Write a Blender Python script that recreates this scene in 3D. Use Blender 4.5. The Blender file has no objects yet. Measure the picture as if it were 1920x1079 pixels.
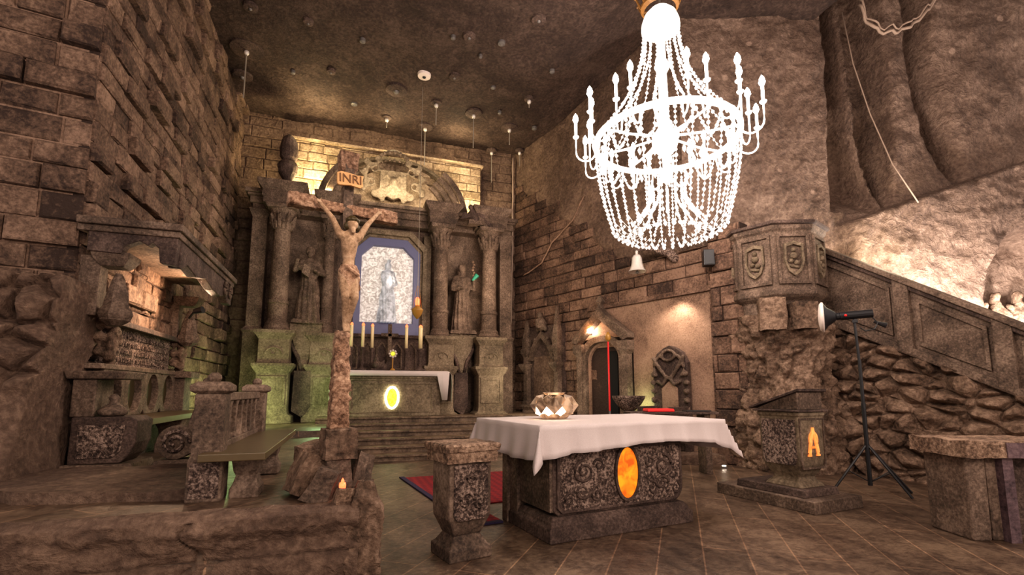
import bpy, bmesh, math, random
from mathutils import Vector, Matrix, noise
R = math.radians
PI = math.pi
S, C = math.sin, math.cos
scn = bpy.context.scene
col = scn.collection
rnd = random.Random(7)

# ------------------------------------------------------------------ materials
def nn(nt, t, **kw):
    n = nt.nodes.new(t)
    for k, v in kw.items():
        if k in n.inputs: n.inputs[k].default_value = v
        else: setattr(n, k, v)
    return n

def stone(name, cols, scale=1.2, fine=22.0, bump=.35, dist=.02, rough=.8, spec=.35, tint=False, speck=0.0, veins=0.0, spots=0.0, soft=0.0):
    """mottled carved salt rock: cols = dark, mid, light"""
    m = bpy.data.materials.new(name); m.use_nodes = True
    nt = m.node_tree; L = nt.links
    p = nt.nodes['Principled BSDF']
    geo = nn(nt, 'ShaderNodeNewGeometry')
    n1 = nn(nt, 'ShaderNodeTexNoise', Scale=scale, Detail=8.0, Roughness=.65, Distortion=.4)
    n2 = nn(nt, 'ShaderNodeTexNoise', Scale=fine, Detail=6.0, Roughness=.7)
    for n in (n1, n2): L.new(geo.outputs['Position'], n.inputs['Vector'])
    mx = nn(nt, 'ShaderNodeMath', operation='ADD'); 
    ma = nn(nt, 'ShaderNodeMath', operation='MULTIPLY'); ma.inputs[1].default_value = .95 + speck
    mb_ = nn(nt, 'ShaderNodeMath', operation='SUBTRACT'); mb_.inputs[1].default_value = .5
    L.new(n2.outputs['Fac'], mb_.inputs[0]); L.new(mb_.outputs[0], ma.inputs[0])
    L.new(n1.outputs['Fac'], mx.inputs[0]); L.new(ma.outputs[0], mx.inputs[1])
    last = mx.outputs[0]
    n3 = nn(nt, 'ShaderNodeTexNoise', Scale=fine*.28, Detail=5.0, Roughness=.6, Distortion=1.5); L.new(geo.outputs['Position'], n3.inputs['Vector'])
    a3 = nn(nt, 'ShaderNodeMath', operation='MULTIPLY_ADD'); a3.inputs[1].default_value = .5
    s3 = nn(nt, 'ShaderNodeMath', operation='SUBTRACT'); s3.inputs[1].default_value = .5
    L.new(n3.outputs['Fac'], s3.inputs[0]); L.new(s3.outputs[0], a3.inputs[0]); L.new(last, a3.inputs[2]); last = a3.outputs[0]
    if tint:
        at = nn(nt, 'ShaderNodeAttribute', attribute_name='tint')
        t2 = nn(nt, 'ShaderNodeMath', operation='ADD'); L.new(last, t2.inputs[0]); L.new(at.outputs['Fac'], t2.inputs[1]); last = t2.outputs[0]
    if spots:
        vs = nn(nt, 'ShaderNodeTexVoronoi', Scale=1.25); L.new(geo.outputs['Position'], vs.inputs['Vector'])
        ls_ = nn(nt, 'ShaderNodeMapRange'); ls_.inputs['From Min'].default_value = .1; ls_.inputs['From Max'].default_value = .07; ls_.inputs['To Min'].default_value = 0; ls_.inputs['To Max'].default_value = spots
        L.new(vs.outputs['Distance'], ls_.inputs['Value'])
        v3 = nn(nt, 'ShaderNodeMath', operation='ADD'); L.new(ls_.outputs[0], v3.inputs[0]); L.new(last, v3.inputs[1]); last = v3.outputs[0]
    if veins:
        wv = nn(nt, 'ShaderNodeTexWave', Scale=.9, Distortion=14.0, Detail=4.0); wv.inputs['Detail Scale'].default_value = 1.2
        L.new(geo.outputs['Position'], wv.inputs['Vector'])
        v2 = nn(nt, 'ShaderNodeMath', operation='MULTIPLY_ADD'); v2.inputs[1].default_value = veins
        L.new(wv.outputs['Fac'], v2.inputs[0]); L.new(last, v2.inputs[2]); last = v2.outputs[0]
    cr = nn(nt, 'ShaderNodeValToRGB')
    e = cr.color_ramp.elements
    e[0].position = .26-soft; e[0].color = (*cols[0], 1)
    e[1].position = .76+soft; e[1].color = (*cols[2], 1)
    q = e.new(.5); q.color = (*cols[1], 1)
    L.new(last, cr.inputs['Fac']); L.new(cr.outputs['Color'], p.inputs['Base Color'])
    # relief
    vo = nn(nt, 'ShaderNodeTexVoronoi', Scale=fine * .45); L.new(geo.outputs['Position'], vo.inputs['Vector'])
    ad = nn(nt, 'ShaderNodeMath', operation='MULTIPLY_ADD'); ad.inputs[1].default_value = .35
    L.new(vo.outputs['Distance'], ad.inputs[0]); L.new(n2.outputs['Fac'], ad.inputs[2])
    ad2 = nn(nt, 'ShaderNodeMath', operation='MULTIPLY_ADD'); ad2.inputs[1].default_value = 1.5
    L.new(n3.outputs['Fac'], ad2.inputs[0]); L.new(ad.outputs[0], ad2.inputs[2])
    bp = nn(nt, 'ShaderNodeBump', Strength=bump, Distance=dist)
    L.new(ad2.outputs[0], bp.inputs['Height']); L.new(bp.outputs['Normal'], p.inputs['Normal'])
    p.inputs['Roughness'].default_value = rough
    p.inputs['Specular IOR Level'].default_value = spec
    return m

def plain(name, c, rough=.6, metal=0.0, bump=0.0, bscale=60.0, emit=None, es=0.0):
    m = bpy.data.materials.new(name); m.use_nodes = True
    nt = m.node_tree; p = nt.nodes['Principled BSDF']
    tc = nn(nt, 'ShaderNodeTexCoord')
    n = nn(nt, 'ShaderNodeTexNoise', Scale=bscale, Detail=4.0)
    nt.links.new(tc.outputs['Object'], n.inputs['Vector'])
    mr = nn(nt, 'ShaderNodeMix', data_type='RGBA')
    mr.inputs[6].default_value = (c[0]*.8, c[1]*.8, c[2]*.8, 1); mr.inputs[7].default_value = (min(1, c[0]*1.15), min(1, c[1]*1.15), min(1, c[2]*1.15), 1)
    nt.links.new(n.outputs['Fac'], mr.inputs[0]); nt.links.new(mr.outputs[2], p.inputs['Base Color'])
    p.inputs['Roughness'].default_value = rough; p.inputs['Metallic'].default_value = metal
    if bump:
        b = nn(nt, 'ShaderNodeBump', Strength=bump, Distance=.01); nt.links.new(n.outputs['Fac'], b.inputs['Height']); nt.links.new(b.outputs['Normal'], p.inputs['Normal'])
    if emit:
        p.inputs['Emission Color'].default_value = (*emit, 1); p.inputs['Emission Strength'].default_value = es
        m.cycles.emission_sampling = 'NONE'
    return m

BR0, BR1, BR2 = (.046,.028,.020), (.142,.089,.063), (.303,.202,.143)
M = {}
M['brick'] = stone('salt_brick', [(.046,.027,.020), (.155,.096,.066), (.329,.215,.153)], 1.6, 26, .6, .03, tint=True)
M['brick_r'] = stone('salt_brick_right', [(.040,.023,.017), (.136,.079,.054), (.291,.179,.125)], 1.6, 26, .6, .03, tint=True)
M['mortar'] = stone('dark_mortar', [(.018,.010,.008), (.055,.033,.025), (.109,.070,.049)], 2, 30, .4)
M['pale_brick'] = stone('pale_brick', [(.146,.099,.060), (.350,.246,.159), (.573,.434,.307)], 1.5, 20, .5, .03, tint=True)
M['rock'] = stone('salt_rock', [BR0, BR1, BR2], .9, 18, .7, .05, veins=.04, soft=.08)
M['rock_r'] = stone('salt_rock_right', [(.055,.035,.028), (.183,.120,.089), (.387,.272,.208)], .55, 16, .8, .05, veins=.05, spots=.35, soft=.13)
M['rubble'] = stone('rubble_rock', [(.051,.031,.020), (.183,.116,.079), (.385,.264,.188)], 1.5, 18, .8, .04)
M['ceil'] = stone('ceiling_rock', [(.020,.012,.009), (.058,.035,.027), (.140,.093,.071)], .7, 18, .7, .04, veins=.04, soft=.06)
M['carved'] = stone('carved_salt', [(.041,.027,.020), (.124,.083,.060), (.276,.194,.145)], 2, 40, .4, .015)
M['altar_stone'] = stone('altar_stone', [(.078,.057,.038), (.184,.135,.090), (.333,.254,.178)], 1.5, 30, .35, .015)
M['dark_carved'] = stone('dark_carved', [(.028,.017,.014), (.078,.050,.040), (.184,.124,.099)], 2.5, 45, .5, .015)
M['speckled'] = stone('speckled_salt', [(.046,.028,.023), (.175,.116,.092), (.509,.371,.300)], 3, 42, 1.0, .03, speck=1.4)
M['sandy'] = stone('sandy_salt', [(.091,.054,.038), (.274,.174,.117), (.551,.379,.269)], 3, 32, .9, .03, speck=.5)
M['plaster'] = stone('smooth_slab', [(.127,.075,.051), (.274,.170,.117), (.384,.248,.173)], 1.2, 40, .25, .01)
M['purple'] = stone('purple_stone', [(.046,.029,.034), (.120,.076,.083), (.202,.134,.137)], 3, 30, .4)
M['cross_wood'] = stone('carved_crucifix_salt', [(.090,.046,.027), (.300,.175,.112), (.568,.380,.264)], 4, 34, .8, .02, speck=.3)
M['corpus'] = stone('pale_carved_figure', [(.12,.07,.04), (.33,.215,.135), (.52,.38,.27)], 5, 40, .5, .01, soft=.1)
M['bench_wood'] = plain('bench_seat_board', (.11, .075, .035), .35, bump=.15, bscale=12)
M['oval_wood'] = plain('oval_dark_board', (.05, .035, .012), .5)
M['cloth'] = plain('white_linen', (.6, .51, .49), .85, bump=.1, bscale=180)
M['black'] = plain('black_metal', (.012, .011, .013), .45)
M['softbox'] = plain('white_diffuser', (.85, .72, .66), .5)
M['red'] = plain('red_cloth', (.75, .02, .02), .6)
M['red_glow'] = plain('red_glass', (.8, .05, .02), .3, emit=(1, .12, .04), es=2.0)
M['gold'] = plain('gold_metal', (.75, .42, .1), .3, metal=.9)
M['gold_paint'] = plain('gold_paint', (.4, .2, .035), .45)
M['crown_gold'] = plain('crown_gold', (.16, .07, .014), .5)
M['wax'] = plain('candle_wax', (.85, .68, .4), .5)
M['iron'] = plain('grey_metal', (.2, .18, .17), .5, metal=.5)
M['silver'] = plain('pale_bell_metal', (.75, .68, .62), .35, metal=.2)
M['green'] = plain('green_cloth', (.03, .25, .16), .6)
M['blue_frame'] = plain('blue_violet_frame', (.11, .11, .2), .5, emit=(.16, .17, .36), es=.03)  # faint glow put into the frame colour
M['plaque'] = plain('wood_plaque', (.62, .34, .14), .6, bump=.3, bscale=20)
M['plaque_text'] = plain('carved_letters', (.16, .07, .025), .7)
M['rope'] = plain('pale_rope', (.36, .26, .2), .9, bump=.4, bscale=40)
M['wire'] = plain('thin_steel_rod', (.35, .3, .25), .5, metal=.3)
M['bulb'] = plain('lit_bulb', (1, .9, .75), .4, emit=(1, .86, .68), es=45)
M['candle_white'] = plain('candle_tube_added_glow', (.95, .88, .8), .4, emit=(1, .9, .8), es=3.0)  # tubes given a glow of their own for the overexposed look
M['crystal'] = plain('crystal_added_glow', (.42, .38, .35), .12, emit=(1, .86, .76), es=.62)  # glow put into the beads for light caught in the glass
M['chand_metal'] = plain('metal_added_glow', (.9, .84, .78), .25, metal=.3, emit=(1, .88, .78), es=1.0)  # metal given a glow in place of bulb light on it
M['painted_dark'] = plain('painted_opening_dark', (.002, .002, .002), .9)  # darkness of the door opening, painted as near black
M['amber'] = None

def glow_mat(name, c1, c2, scale, es):
    m = bpy.data.materials.new(name); m.use_nodes = True
    nt = m.node_tree; p = nt.nodes['Principled BSDF']
    tc = nn(nt, 'ShaderNodeTexCoord')
    n = nn(nt, 'ShaderNodeTexNoise', Scale=scale, Detail=6.0, Distortion=1.2); nt.links.new(tc.outputs['Object'], n.inputs['Vector'])
    cr = nn(nt, 'ShaderNodeValToRGB'); e = cr.color_ramp.elements
    e[0].position = .38; e[0].color = (*c1, 1); e[1].position = .62; e[1].color = (*c2, 1)
    nt.links.new(n.outputs['Fac'], cr.inputs['Fac'])
    nt.links.new(cr.outputs['Color'], p.inputs['Base Color']); nt.links.new(cr.outputs['Color'], p.inputs['Emission Color'])
    p.inputs['Emission Strength'].default_value = es; p.inputs['Roughness'].default_value = .4
    m.cycles.emission_sampling = 'NONE'
    return m
M['amber'] = glow_mat('amber_lit', (.42, .07, .003), (.85, .24, .01), 7, .6)
M['yellow_glow'] = glow_mat('yellow_lit', (.45, .42, .01), (.8, .75, .05), 14, 1.0)
M['white_rim'] = plain('white_light_rim', (1, 1, .8), .5, emit=(1, 1, .6), es=5)
M['orange_mono'] = glow_mat('orange_monogram', (.8, .16, .03), (.95, .3, .08), 9, .55)
M['backlit'] = glow_mat('backlit_salt', (.30, .25, .22), (.62, .57, .53), 11, .36)
M['backlit_fig'] = glow_mat('backlit_figure', (.2, .2, .21), (.5, .5, .53), 5, .28)
M['lantern'] = glow_mat('salt_petal', (.08, .045, .025), (.5, .34, .22), 5, .2)
M['lantern_glow'] = plain('lantern_glow', (1, .8, .6), .4, emit=(1, .72, .48), es=4)

def floor_mat():
    m = stone('floor_salt', [(.04,.024,.016), (.1,.063,.042), (.2,.135,.09)], 1.0, 20, .35, .02, rough=.42, spec=.5, veins=.12)
    nt = m.node_tree; L = nt.links; p = nt.nodes['Principled BSDF']
    geo = nn(nt, 'ShaderNodeNewGeometry')
    mp = nn(nt, 'ShaderNodeMapping'); mp.inputs['Rotation'].default_value = (0, 0, R(-52)); mp.inputs['Location'].default_value = (.1, .13, 0)
    L.new(geo.outputs['Position'], mp.inputs['Vector'])
    bt = nn(nt, 'ShaderNodeTexBrick', Scale=1.0); bt.inputs['Mortar Size'].default_value = .007; bt.inputs['Brick Width'].default_value = 2.3; bt.inputs['Row Height'].default_value = .34
    bt.inputs['Mortar Smooth'].default_value = .3
    bt.inputs['Color1'].default_value = (.8,.8,.8,1); bt.inputs['Color2'].default_value = (1.15,1.15,1.15,1); bt.inputs['Mortar'].default_value = (2.1,1.95,1.8,1)
    nz = nn(nt, 'ShaderNodeTexNoise', Scale=2.0); L.new(geo.outputs['Position'], nz.inputs['Vector'])
    L.new(mp.outputs[0], bt.inputs['Vector'])
    old = p.inputs['Base Color'].links[0].from_socket
    mu = nn(nt, 'ShaderNodeMix', data_type='RGBA', blend_type='MULTIPLY'); mu.inputs[0].default_value = 1
    L.new(old, mu.inputs[6]); L.new(bt.outputs['Color'], mu.inputs[7]); L.new(mu.outputs[2], p.inputs['Base Color'])
    return m
M['floor'] = floor_mat()
M['step'] = stone('step_salt', [(.045,.028,.018), (.125,.082,.054), (.25,.17,.115)], 1.2, 22, .4, .02, rough=.5, veins=.15)

def carpet_mat():
    m = bpy.data.materials.new('red_carpet'); m.use_nodes = True
    nt = m.node_tree; p = nt.nodes['Principled BSDF']; tc = nn(nt, 'ShaderNodeTexCoord')
    mp = nn(nt, 'ShaderNodeMapping'); mp.inputs['Rotation'].default_value = (0, 0, R(45))
    w = nn(nt, 'ShaderNodeTexChecker', Scale=14.0); w.inputs['Color1'].default_value = (.28,.015,.02,1); w.inputs['Color2'].default_value = (.17,.01,.02,1)
    nt.links.new(tc.outputs['Object'], mp.inputs[0]); nt.links.new(mp.outputs[0], w.inputs['Vector'])
    nt.links.new(w.outputs['Color'], p.inputs['Base Color']); p.inputs['Roughness'].default_value = .95
    return m
M['carpet'] = carpet_mat()
M['carpet_edge'] = plain('navy_carpet_border', (.03, .02, .06), .9)

# ------------------------------------------------------------------ builders
def fr(x, y, z=0, rz=0): return Matrix.Translation((x, y, z)) @ Matrix.Rotation(rz, 4, 'Z')
ROOT = {}
def tag(o, label=None, cat=None, group=None, kind=None):
    if label: o['label'] = label
    if cat: o['category'] = cat
    if group: o['group'] = group
    if kind: o['kind'] = kind
    return o
def thing(name, label, cat, loc=(0,0,0), rz=0, group=None):
    o = bpy.data.objects.new(name, None); col.objects.link(o)
    o.empty_display_size = .1
    o.location = loc; o.rotation_euler = (0, 0, rz)
    ROOT[o.name] = fr(*loc, rz)
    return tag(o, label, cat, group)
def copy_tree(o, parent=None):
    c = o.copy(); col.objects.link(c)
    if parent: c.parent = parent
    for ch in list(o.children): copy_tree(ch, c)
    return c

class MB:
    def __init__(s, F=None): s.bm = bmesh.new(); s.F = F or Matrix.Identity(4)
    def v(s, x, y, z): return s.bm.verts.new(s.F @ Vector((x, y, z)))
    def face(s, vs):
        try: return s.bm.faces.new(vs)
        except ValueError: return None
    def box(s, x0, x1, y0, y1, z0, z1, t=0, tx=None, ty=None):
        """t: inset of the top (tx, ty per axis)"""
        tx = t if tx is None else tx; ty = t if ty is None else ty
        b = [s.v(x0,y0,z0), s.v(x1,y0,z0), s.v(x1,y1,z0), s.v(x0,y1,z0)]
        a = [s.v(x0+tx,y0+ty,z1), s.v(x1-tx,y0+ty,z1), s.v(x1-tx,y1-ty,z1), s.v(x0+tx,y1-ty,z1)]
        s.face(b[::-1]); s.face(a)
        for i in range(4): s.face([b[i], b[(i+1)%4], a[(i+1)%4], a[i]])
        return s
    def stack(s, cx, cy, prof):
        """square section stack: prof = [(hx, hy, z), ...]"""
        rings = []
        for hx, hy, z in prof:
            rings.append([s.v(cx-hx,cy-hy,z), s.v(cx+hx,cy-hy,z), s.v(cx+hx,cy+hy,z), s.v(cx-hx,cy+hy,z)])
        s.face(rings[0][::-1]); s.face(rings[-1])
        for a, b in zip(rings, rings[1:]):
            for i in range(4): s.face([a[i], a[(i+1)%4], b[(i+1)%4], b[i]])
        return s
    def lathe(s, cx, cy, prof, seg=20, sx=1, sy=1, ph=0, cap=True):
        rings = []
        for r, z in prof:
            rings.append([s.v(cx+r*sx*C(ph+2*PI*i/seg), cy+r*sy*S(ph+2*PI*i/seg), z) for i in range(seg)])
        if cap: s.face(rings[0][::-1]); s.face(rings[-1])
        for a, b in zip(rings, rings[1:]):
            for i in range(seg): s.face([a[i], a[(i+1)%seg], b[(i+1)%seg], b[i]])
        return s
    def prism(s, poly, y0, y1, ax='y'):
        """poly of (a, z) extruded along y (ax='y'), or (a, b) of xy along z (ax='z'), or (y, z) along x"""
        if ax == 'y': f = lambda a, b, t: s.v(a, t, b)
        elif ax == 'x': f = lambda a, b, t: s.v(t, a, b)
        else: f = lambda a, b, t: s.v(a, b, t)
        A = [f(a, b, y0) for a, b in poly]; B = [f(a, b, y1) for a, b in poly]
        s.face(A); s.face(B[::-1])
        n = len(poly)
        for i in range(n): s.face([A[i], B[i], B[(i+1)%n], A[(i+1)%n]])
        return s
    def band(s, outer, inner, y0, y1, ax='y', closed=True):
        """frame between two outlines with the same number of points"""
        if ax == 'y': f = lambda p, t: s.v(p[0], t, p[1])
        elif ax == 'x': f = lambda p, t: s.v(t, p[0], p[1])
        else: f = lambda p, t: s.v(p[0], p[1], t)
        O0 = [f(p, y0) for p in outer]; O1 = [f(p, y1) for p in outer]; I0 = [f(p, y0) for p in inner]; I1 = [f(p, y1) for p in inner]
        n = len(outer)
        for i in range(n if closed else n-1):
            j = (i+1) % n
            s.face([O0[i], O0[j], I0[j], I0[i]]); s.face([O1[i], I1[i], I1[j], O1[j]])
            s.face([O0[i], O1[i], O1[j], O0[j]]); s.face([I0[i], I0[j], I1[j], I1[i]])
        if not closed:
            for i in (0, n-1): s.face([O0[i], I0[i], I1[i], O1[i]])
        return s
    def tube(s, pts, r, seg=8, cap=True):
        pts = [Vector(p) for p in pts]; rings = []
        rs = r if isinstance(r, (list, tuple)) else [r]*len(pts)
        up = Vector((0, 0, 1))
        for i, p in enumerate(pts):
            d = (pts[min(i+1, len(pts)-1)] - pts[max(i-1, 0)])
            if d.length < 1e-9: d = Vector((0, 0, 1))
            d.normalize()
            a = up.cross(d)
            if a.length < .05: a = Vector((1, 0, 0)).cross(d)
            a.normalize(); b = d.cross(a)
            rings.append([s.v(*(p + rs[i]*(C(2*PI*k/seg)*a + S(2*PI*k/seg)*b))) for k in range(seg)])
        for A, B in zip(rings, rings[1:]):
            for k in range(seg): s.face([A[k], A[(k+1)%seg], B[(k+1)%seg], B[k]])
        if cap: s.face(rings[0][::-1]); s.face(rings[-1])
        return s
    def ball(s, x, y, z, r, sz=1, sub=2, sx=1, sy=1):
        m = s.F @ Matrix.Translation((x, y, z)) @ Matrix.Diagonal((r*sx, r*sy, r*sz, 1))
        bmesh.ops.create_icosphere(s.bm, subdivisions=sub, radius=1, matrix=m); return s
    def cap(s, p0, p1, r0, r1, seg=10):
        s.tube([p0, p1], [r0, r1], seg); s.ball(*p0, r0, sub=1 if r0 < .03 else 2); s.ball(*p1, r1, sub=1 if r1 < .03 else 2); return s
    def bead(s, x, y, z, r, h=1.15):
        t = s.v(x, y, z+r*h); b = s.v(x, y, z-r*h)
        q = [s.v(x+r, y, z), s.v(x, y+r, z), s.v(x-r, y, z), s.v(x, y-r, z)]
        for i in range(4): s.face([t, q[i], q[(i+1)%4]]); s.face([b, q[(i+1)%4], q[i]])
    def sub(s, maxlen, it=6):
        for _ in range(it):
            es = [e for e in s.bm.edges if e.calc_length() > maxlen]
            if not es: break
            bmesh.ops.subdivide_edges(s.bm, edges=es, cuts=1, use_grid_fill=True)
        bmesh.ops.triangulate(s.bm, faces=[f for f in s.bm.faces if len(f.verts) > 4])
        return s
    def roughen(s, amp, freq, seed=0, maxlen=None):
        if maxlen: s.sub(maxlen)
        bmesh.ops.remove_doubles(s.bm, verts=s.bm.verts, dist=1e-5)
        o = Vector((seed*3.1, seed*1.7, seed*2.3))
        for v in s.bm.verts:
            p = v.co*freq + o
            v.co += Vector((noise.fractal(p, 1, 2, 4), noise.fractal(p+Vector((31,0,0)), 1, 2, 4), noise.fractal(p+Vector((0,57,0)), 1, 2, 4)))*amp
        return s
    def build(s, name, mat, parent=None, label=None, smooth=False, bevel=0, kind=None, recalc=True):
        if recalc: bmesh.ops.recalc_face_normals(s.bm, faces=s.bm.faces)
        me = bpy.data.meshes.new(name)
        if parent is not None:
            inv = world_of(parent).inverted()
            s.bm.transform(inv)
        s.bm.to_mesh(me); s.bm.free()
        me.materials.append(M[mat] if isinstance(mat, str) else mat)
        if smooth:
            for p in me.polygons: p.use_smooth = True
        o = bpy.data.objects.new(name, me); col.objects.link(o)
        if parent is not None: o.parent = parent
        if bevel:
            b = o.modifiers.new('b', 'BEVEL'); b.width = bevel; b.segments = 2; b.limit_method = 'ANGLE'; b.angle_limit = R(40)
        if label: o['label'] = label
        if kind: o['kind'] = kind
        return o
    def sculpt(s, voxel, smooth=3, disp=None):
        """fuse everything into one continuous surface"""
        me = bpy.data.meshes.new('tmp'); s.bm.to_mesh(me)
        o = bpy.data.objects.new('tmp', me); col.objects.link(o)
        m = o.modifiers.new('r', 'REMESH'); m.mode = 'VOXEL'; m.voxel_size = voxel
        if smooth:
            m = o.modifiers.new('s', 'SMOOTH'); m.iterations = smooth; m.factor = .5
        dg = bpy.context.evaluated_depsgraph_get(); dg.update()
        ev = o.evaluated_get(dg); m2 = bpy.data.meshes.new_from_object(ev)
        s.bm.free(); s.bm = bmesh.new(); s.bm.from_mesh(m2)
        bpy.data.objects.remove(o); bpy.data.meshes.remove(me); bpy.data.meshes.remove(m2)
        if disp:
            s.bm.normal_update()
            for v in s.bm.verts: v.co += v.normal*disp(v.co)
        return s

def world_of(o):
    m = ROOT.get(o.name)
    if m is not None: return m
    return world_of(o.parent) if o.parent else Matrix.Identity(4)

def text_mesh(name, txt, size, mat, parent, F, depth=.006):
    cu = bpy.data.curves.new(name, 'FONT'); cu.body = txt; cu.size = size; cu.extrude = depth; cu.align_x = 'CENTER'; cu.align_y = 'CENTER'
    o = bpy.data.objects.new('tmp', cu); col.objects.link(o)
    dg = bpy.context.evaluated_depsgraph_get(); dg.update()
    me = bpy.data.meshes.new_from_object(o.evaluated_get(dg)); bpy.data.objects.remove(o)
    me.transform(world_of(parent).inverted() @ F); me.materials.clear(); me.materials.append(M[mat])
    q = bpy.data.objects.new(name, me); col.objects.link(q); q.parent = parent; return q

def sm(e0, e1, x):
    t = max(0, min(1, (x-e0)/(e1-e0))); return t*t*(3-2*t)
def fbm(x, y, z, o=4): return noise.fractal(Vector((x, y, z)), 1, 2, o)
def surf(name, nu, nv, fn, mat, parent=None, smooth=True, kind=None):
    b = MB(); g = [[b.v(*fn(i/nu, j/nv)) for j in range(nv+1)] for i in range(nu+1)]
    for i in range(nu):
        for j in range(nv): b.face([g[i][j], g[i+1][j], g[i+1][j+1], g[i][j+1]])
    return b.build(name, mat, parent, smooth=smooth, kind=kind, recalc=False)

def brick_wall(name, O, u, n, L, z0, z1, bw, bh, jit, mat, seed, top=None, skip=None, parent=None, kind='structure', gap=.008, back=.5, seam=-.35):
    """courses of hewn blocks standing out by different amounts; O start (x, y), u along, n outward (2D)"""
    r = random.Random(seed); b = MB(); lay = b.bm.verts.layers.float.new('tint')
    def P(s, d, z): return (O[0]+u[0]*s+n[0]*d, O[1]+u[1]*s+n[1]*d, z)
    k = 0; z = z0
    while z < z1 - .01:
        h = bh*r.uniform(.88, 1.12); zt = min(z+h, z1)
        s = -r.uniform(0, bw) if k % 2 else -r.uniform(0, bw*.5)
        while s < L:
            w = bw*r.uniform(.6, 1.35); a, e = max(s, 0), min(s+w, L)
            tp = top(a) if top else 1e9
            if e-a > .05 and not (skip and skip((a+e)/2, (z+zt)/2)) and z < tp:
                d = r.uniform(-.3, 1)**3*jit + r.uniform(0, jit*.35); t = r.gauss(0, .075)
                if r.random() < .05: t -= .12
                zz = min(zt, tp)
                bb = [b.v(*P(*q)) for q in ((a+gap,-.1,z+gap),(e-gap,-.1,z+gap),(e-gap,-.1,zz-gap),(a+gap,-.1,zz-gap))]
                c = .02
                jj = lambda: r.uniform(-.014, .014)
                mm = [b.v(*P(*q)) for q in ((a+gap,d-c,z+gap),(e-gap,d-c,z+gap),(e-gap,d-c,zz-gap),(a+gap,d-c,zz-gap))]
                ff = [b.v(*P(q[0]+jj(), q[1]+jj(), q[2]+jj())) for q in ((a+gap+c,d,z+gap+c),(e-gap-c,d,z+gap+c),(e-gap-c,d,zz-gap-c),(a+gap+c,d,zz-gap-c))]
                for A, B in ((bb, mm), (mm, ff)):
                    for i in range(4): b.face([A[i], A[(i+1)%4], B[(i+1)%4], B[i]])
                b.face(ff)
                for v in bb+mm+ff: v[lay] = t
            s += w
        z = zt; k += 1
    # mass of the wall behind the block faces
    tt = (lambda q: min(z1, top(q))) if top else (lambda q: z1)
    n0 = 24; qs = [L*i/n0 for i in range(n0+1)]
    A = [b.v(*P(q, -.02, z0)) for q in qs]; B = [b.v(*P(q, -.02, tt(q))) for q in qs]; A2 = [b.v(*P(q, -back, z0)) for q in qs]; B2 = [b.v(*P(q, -back, tt(q))) for q in qs]
    for v in A+B+A2+B2: v[lay] = seam
    for i in range(n0):
        b.face([A[i], A[i+1], B[i+1], B[i]]); b.face([A2[i], B2[i], B2[i+1], A2[i+1]]); b.face([B[i], B[i+1], B2[i+1], B2[i]])
    b.face([A[0], B[0], B2[0], A2[0]]); b.face([A[-1], A2[-1], B2[-1], B[-1]])
    return b.build(name, mat, parent, kind=kind)

# ------------------------------------------------------------------ camera
cam = bpy.data.cameras.new('camera'); co = bpy.data.objects.new('camera', cam); col.objects.link(co)
co.location = (0, 0, 1.3); co.rotation_euler = (R(97), 0, R(-18.9))
cam.sensor_width = 36; cam.lens = 36*900/1920; cam.shift_y = (623-539.5)/1920; cam.clip_end = 200
scn.camera = co

CEIL = 8.35
# ------------------------------------------------------------------ setting
MB().box(-6, 14, -6, 14, -.3, 0).build('floor', 'floor', kind='structure')
def ceil_fn(a, b_):
    x = -6+20*a; y = -6+20*b_
    up = .8*sm(3.8, 6.2, x)*sm(13, 8, y)+2.0*sm(9.1, 9.9, x)
    return (x, y, CEIL + up + .05*fbm(x*.8, y*.8, 3) + .03*fbm(x*3, y*3, 5))
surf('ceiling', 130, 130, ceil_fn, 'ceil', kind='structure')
# left wall: long brick side and the short return facing the hall
brick_wall('wall_left', (-2.75, 6.2), (0, 1), (1, 0), 7.2, .3, CEIL+.1, .56, .235, .115, 'brick', 3)
brick_wall('wall_front', (-2.75, 6.2), (-.984, -.175), (.175, -.984), 4.5, .3, CEIL+.1, .6, .28, .08, 'brick', 5, seam=.22, gap=.012)
# back wall
brick_wall('wall_back', (-3.2, 13), (1, 0), (0, -1), 9, .3, CEIL+.1, .6, .28, .03, 'rock', 8)
# right wall running from the altar corner towards the hall
RU, RN = (.326, -.946), (-.946, -.326)
def RW(t, d, z): return (4.53+RU[0]*t+RN[0]*d, 13+RU[1]*t+RN[1]*d, z)
RF = Matrix(((RU[0], -RN[0], 0, 4.53), (RU[1], -RN[1], 0, 13), (0, 0, 1, 0), (0, 0, 0, 1)))   # local x along wall, y into wall, z up
def skip_r(s, z): return 3.05 < s < 6.3 and z < 3.25 and not (s < 3.0) or (2.75 < s < 3.95 and z < 2.45)
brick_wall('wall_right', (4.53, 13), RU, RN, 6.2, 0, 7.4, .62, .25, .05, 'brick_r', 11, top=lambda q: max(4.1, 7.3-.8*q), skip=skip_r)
def rock_up(a, b_):
    t = -1+6.72*a; z = 3.9+5.6*b_
    d = .02+.06*fbm(t*.9, 0, z*.9)+.025*fbm(t*4, 5, z*4)
    return RW(t, d-.14*(1-sm(-.1, .25, z-max(4.1, 7.3-.8*t))), z)
surf('wall_right', 120, 80, rock_up, 'rock', kind='structure')
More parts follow.
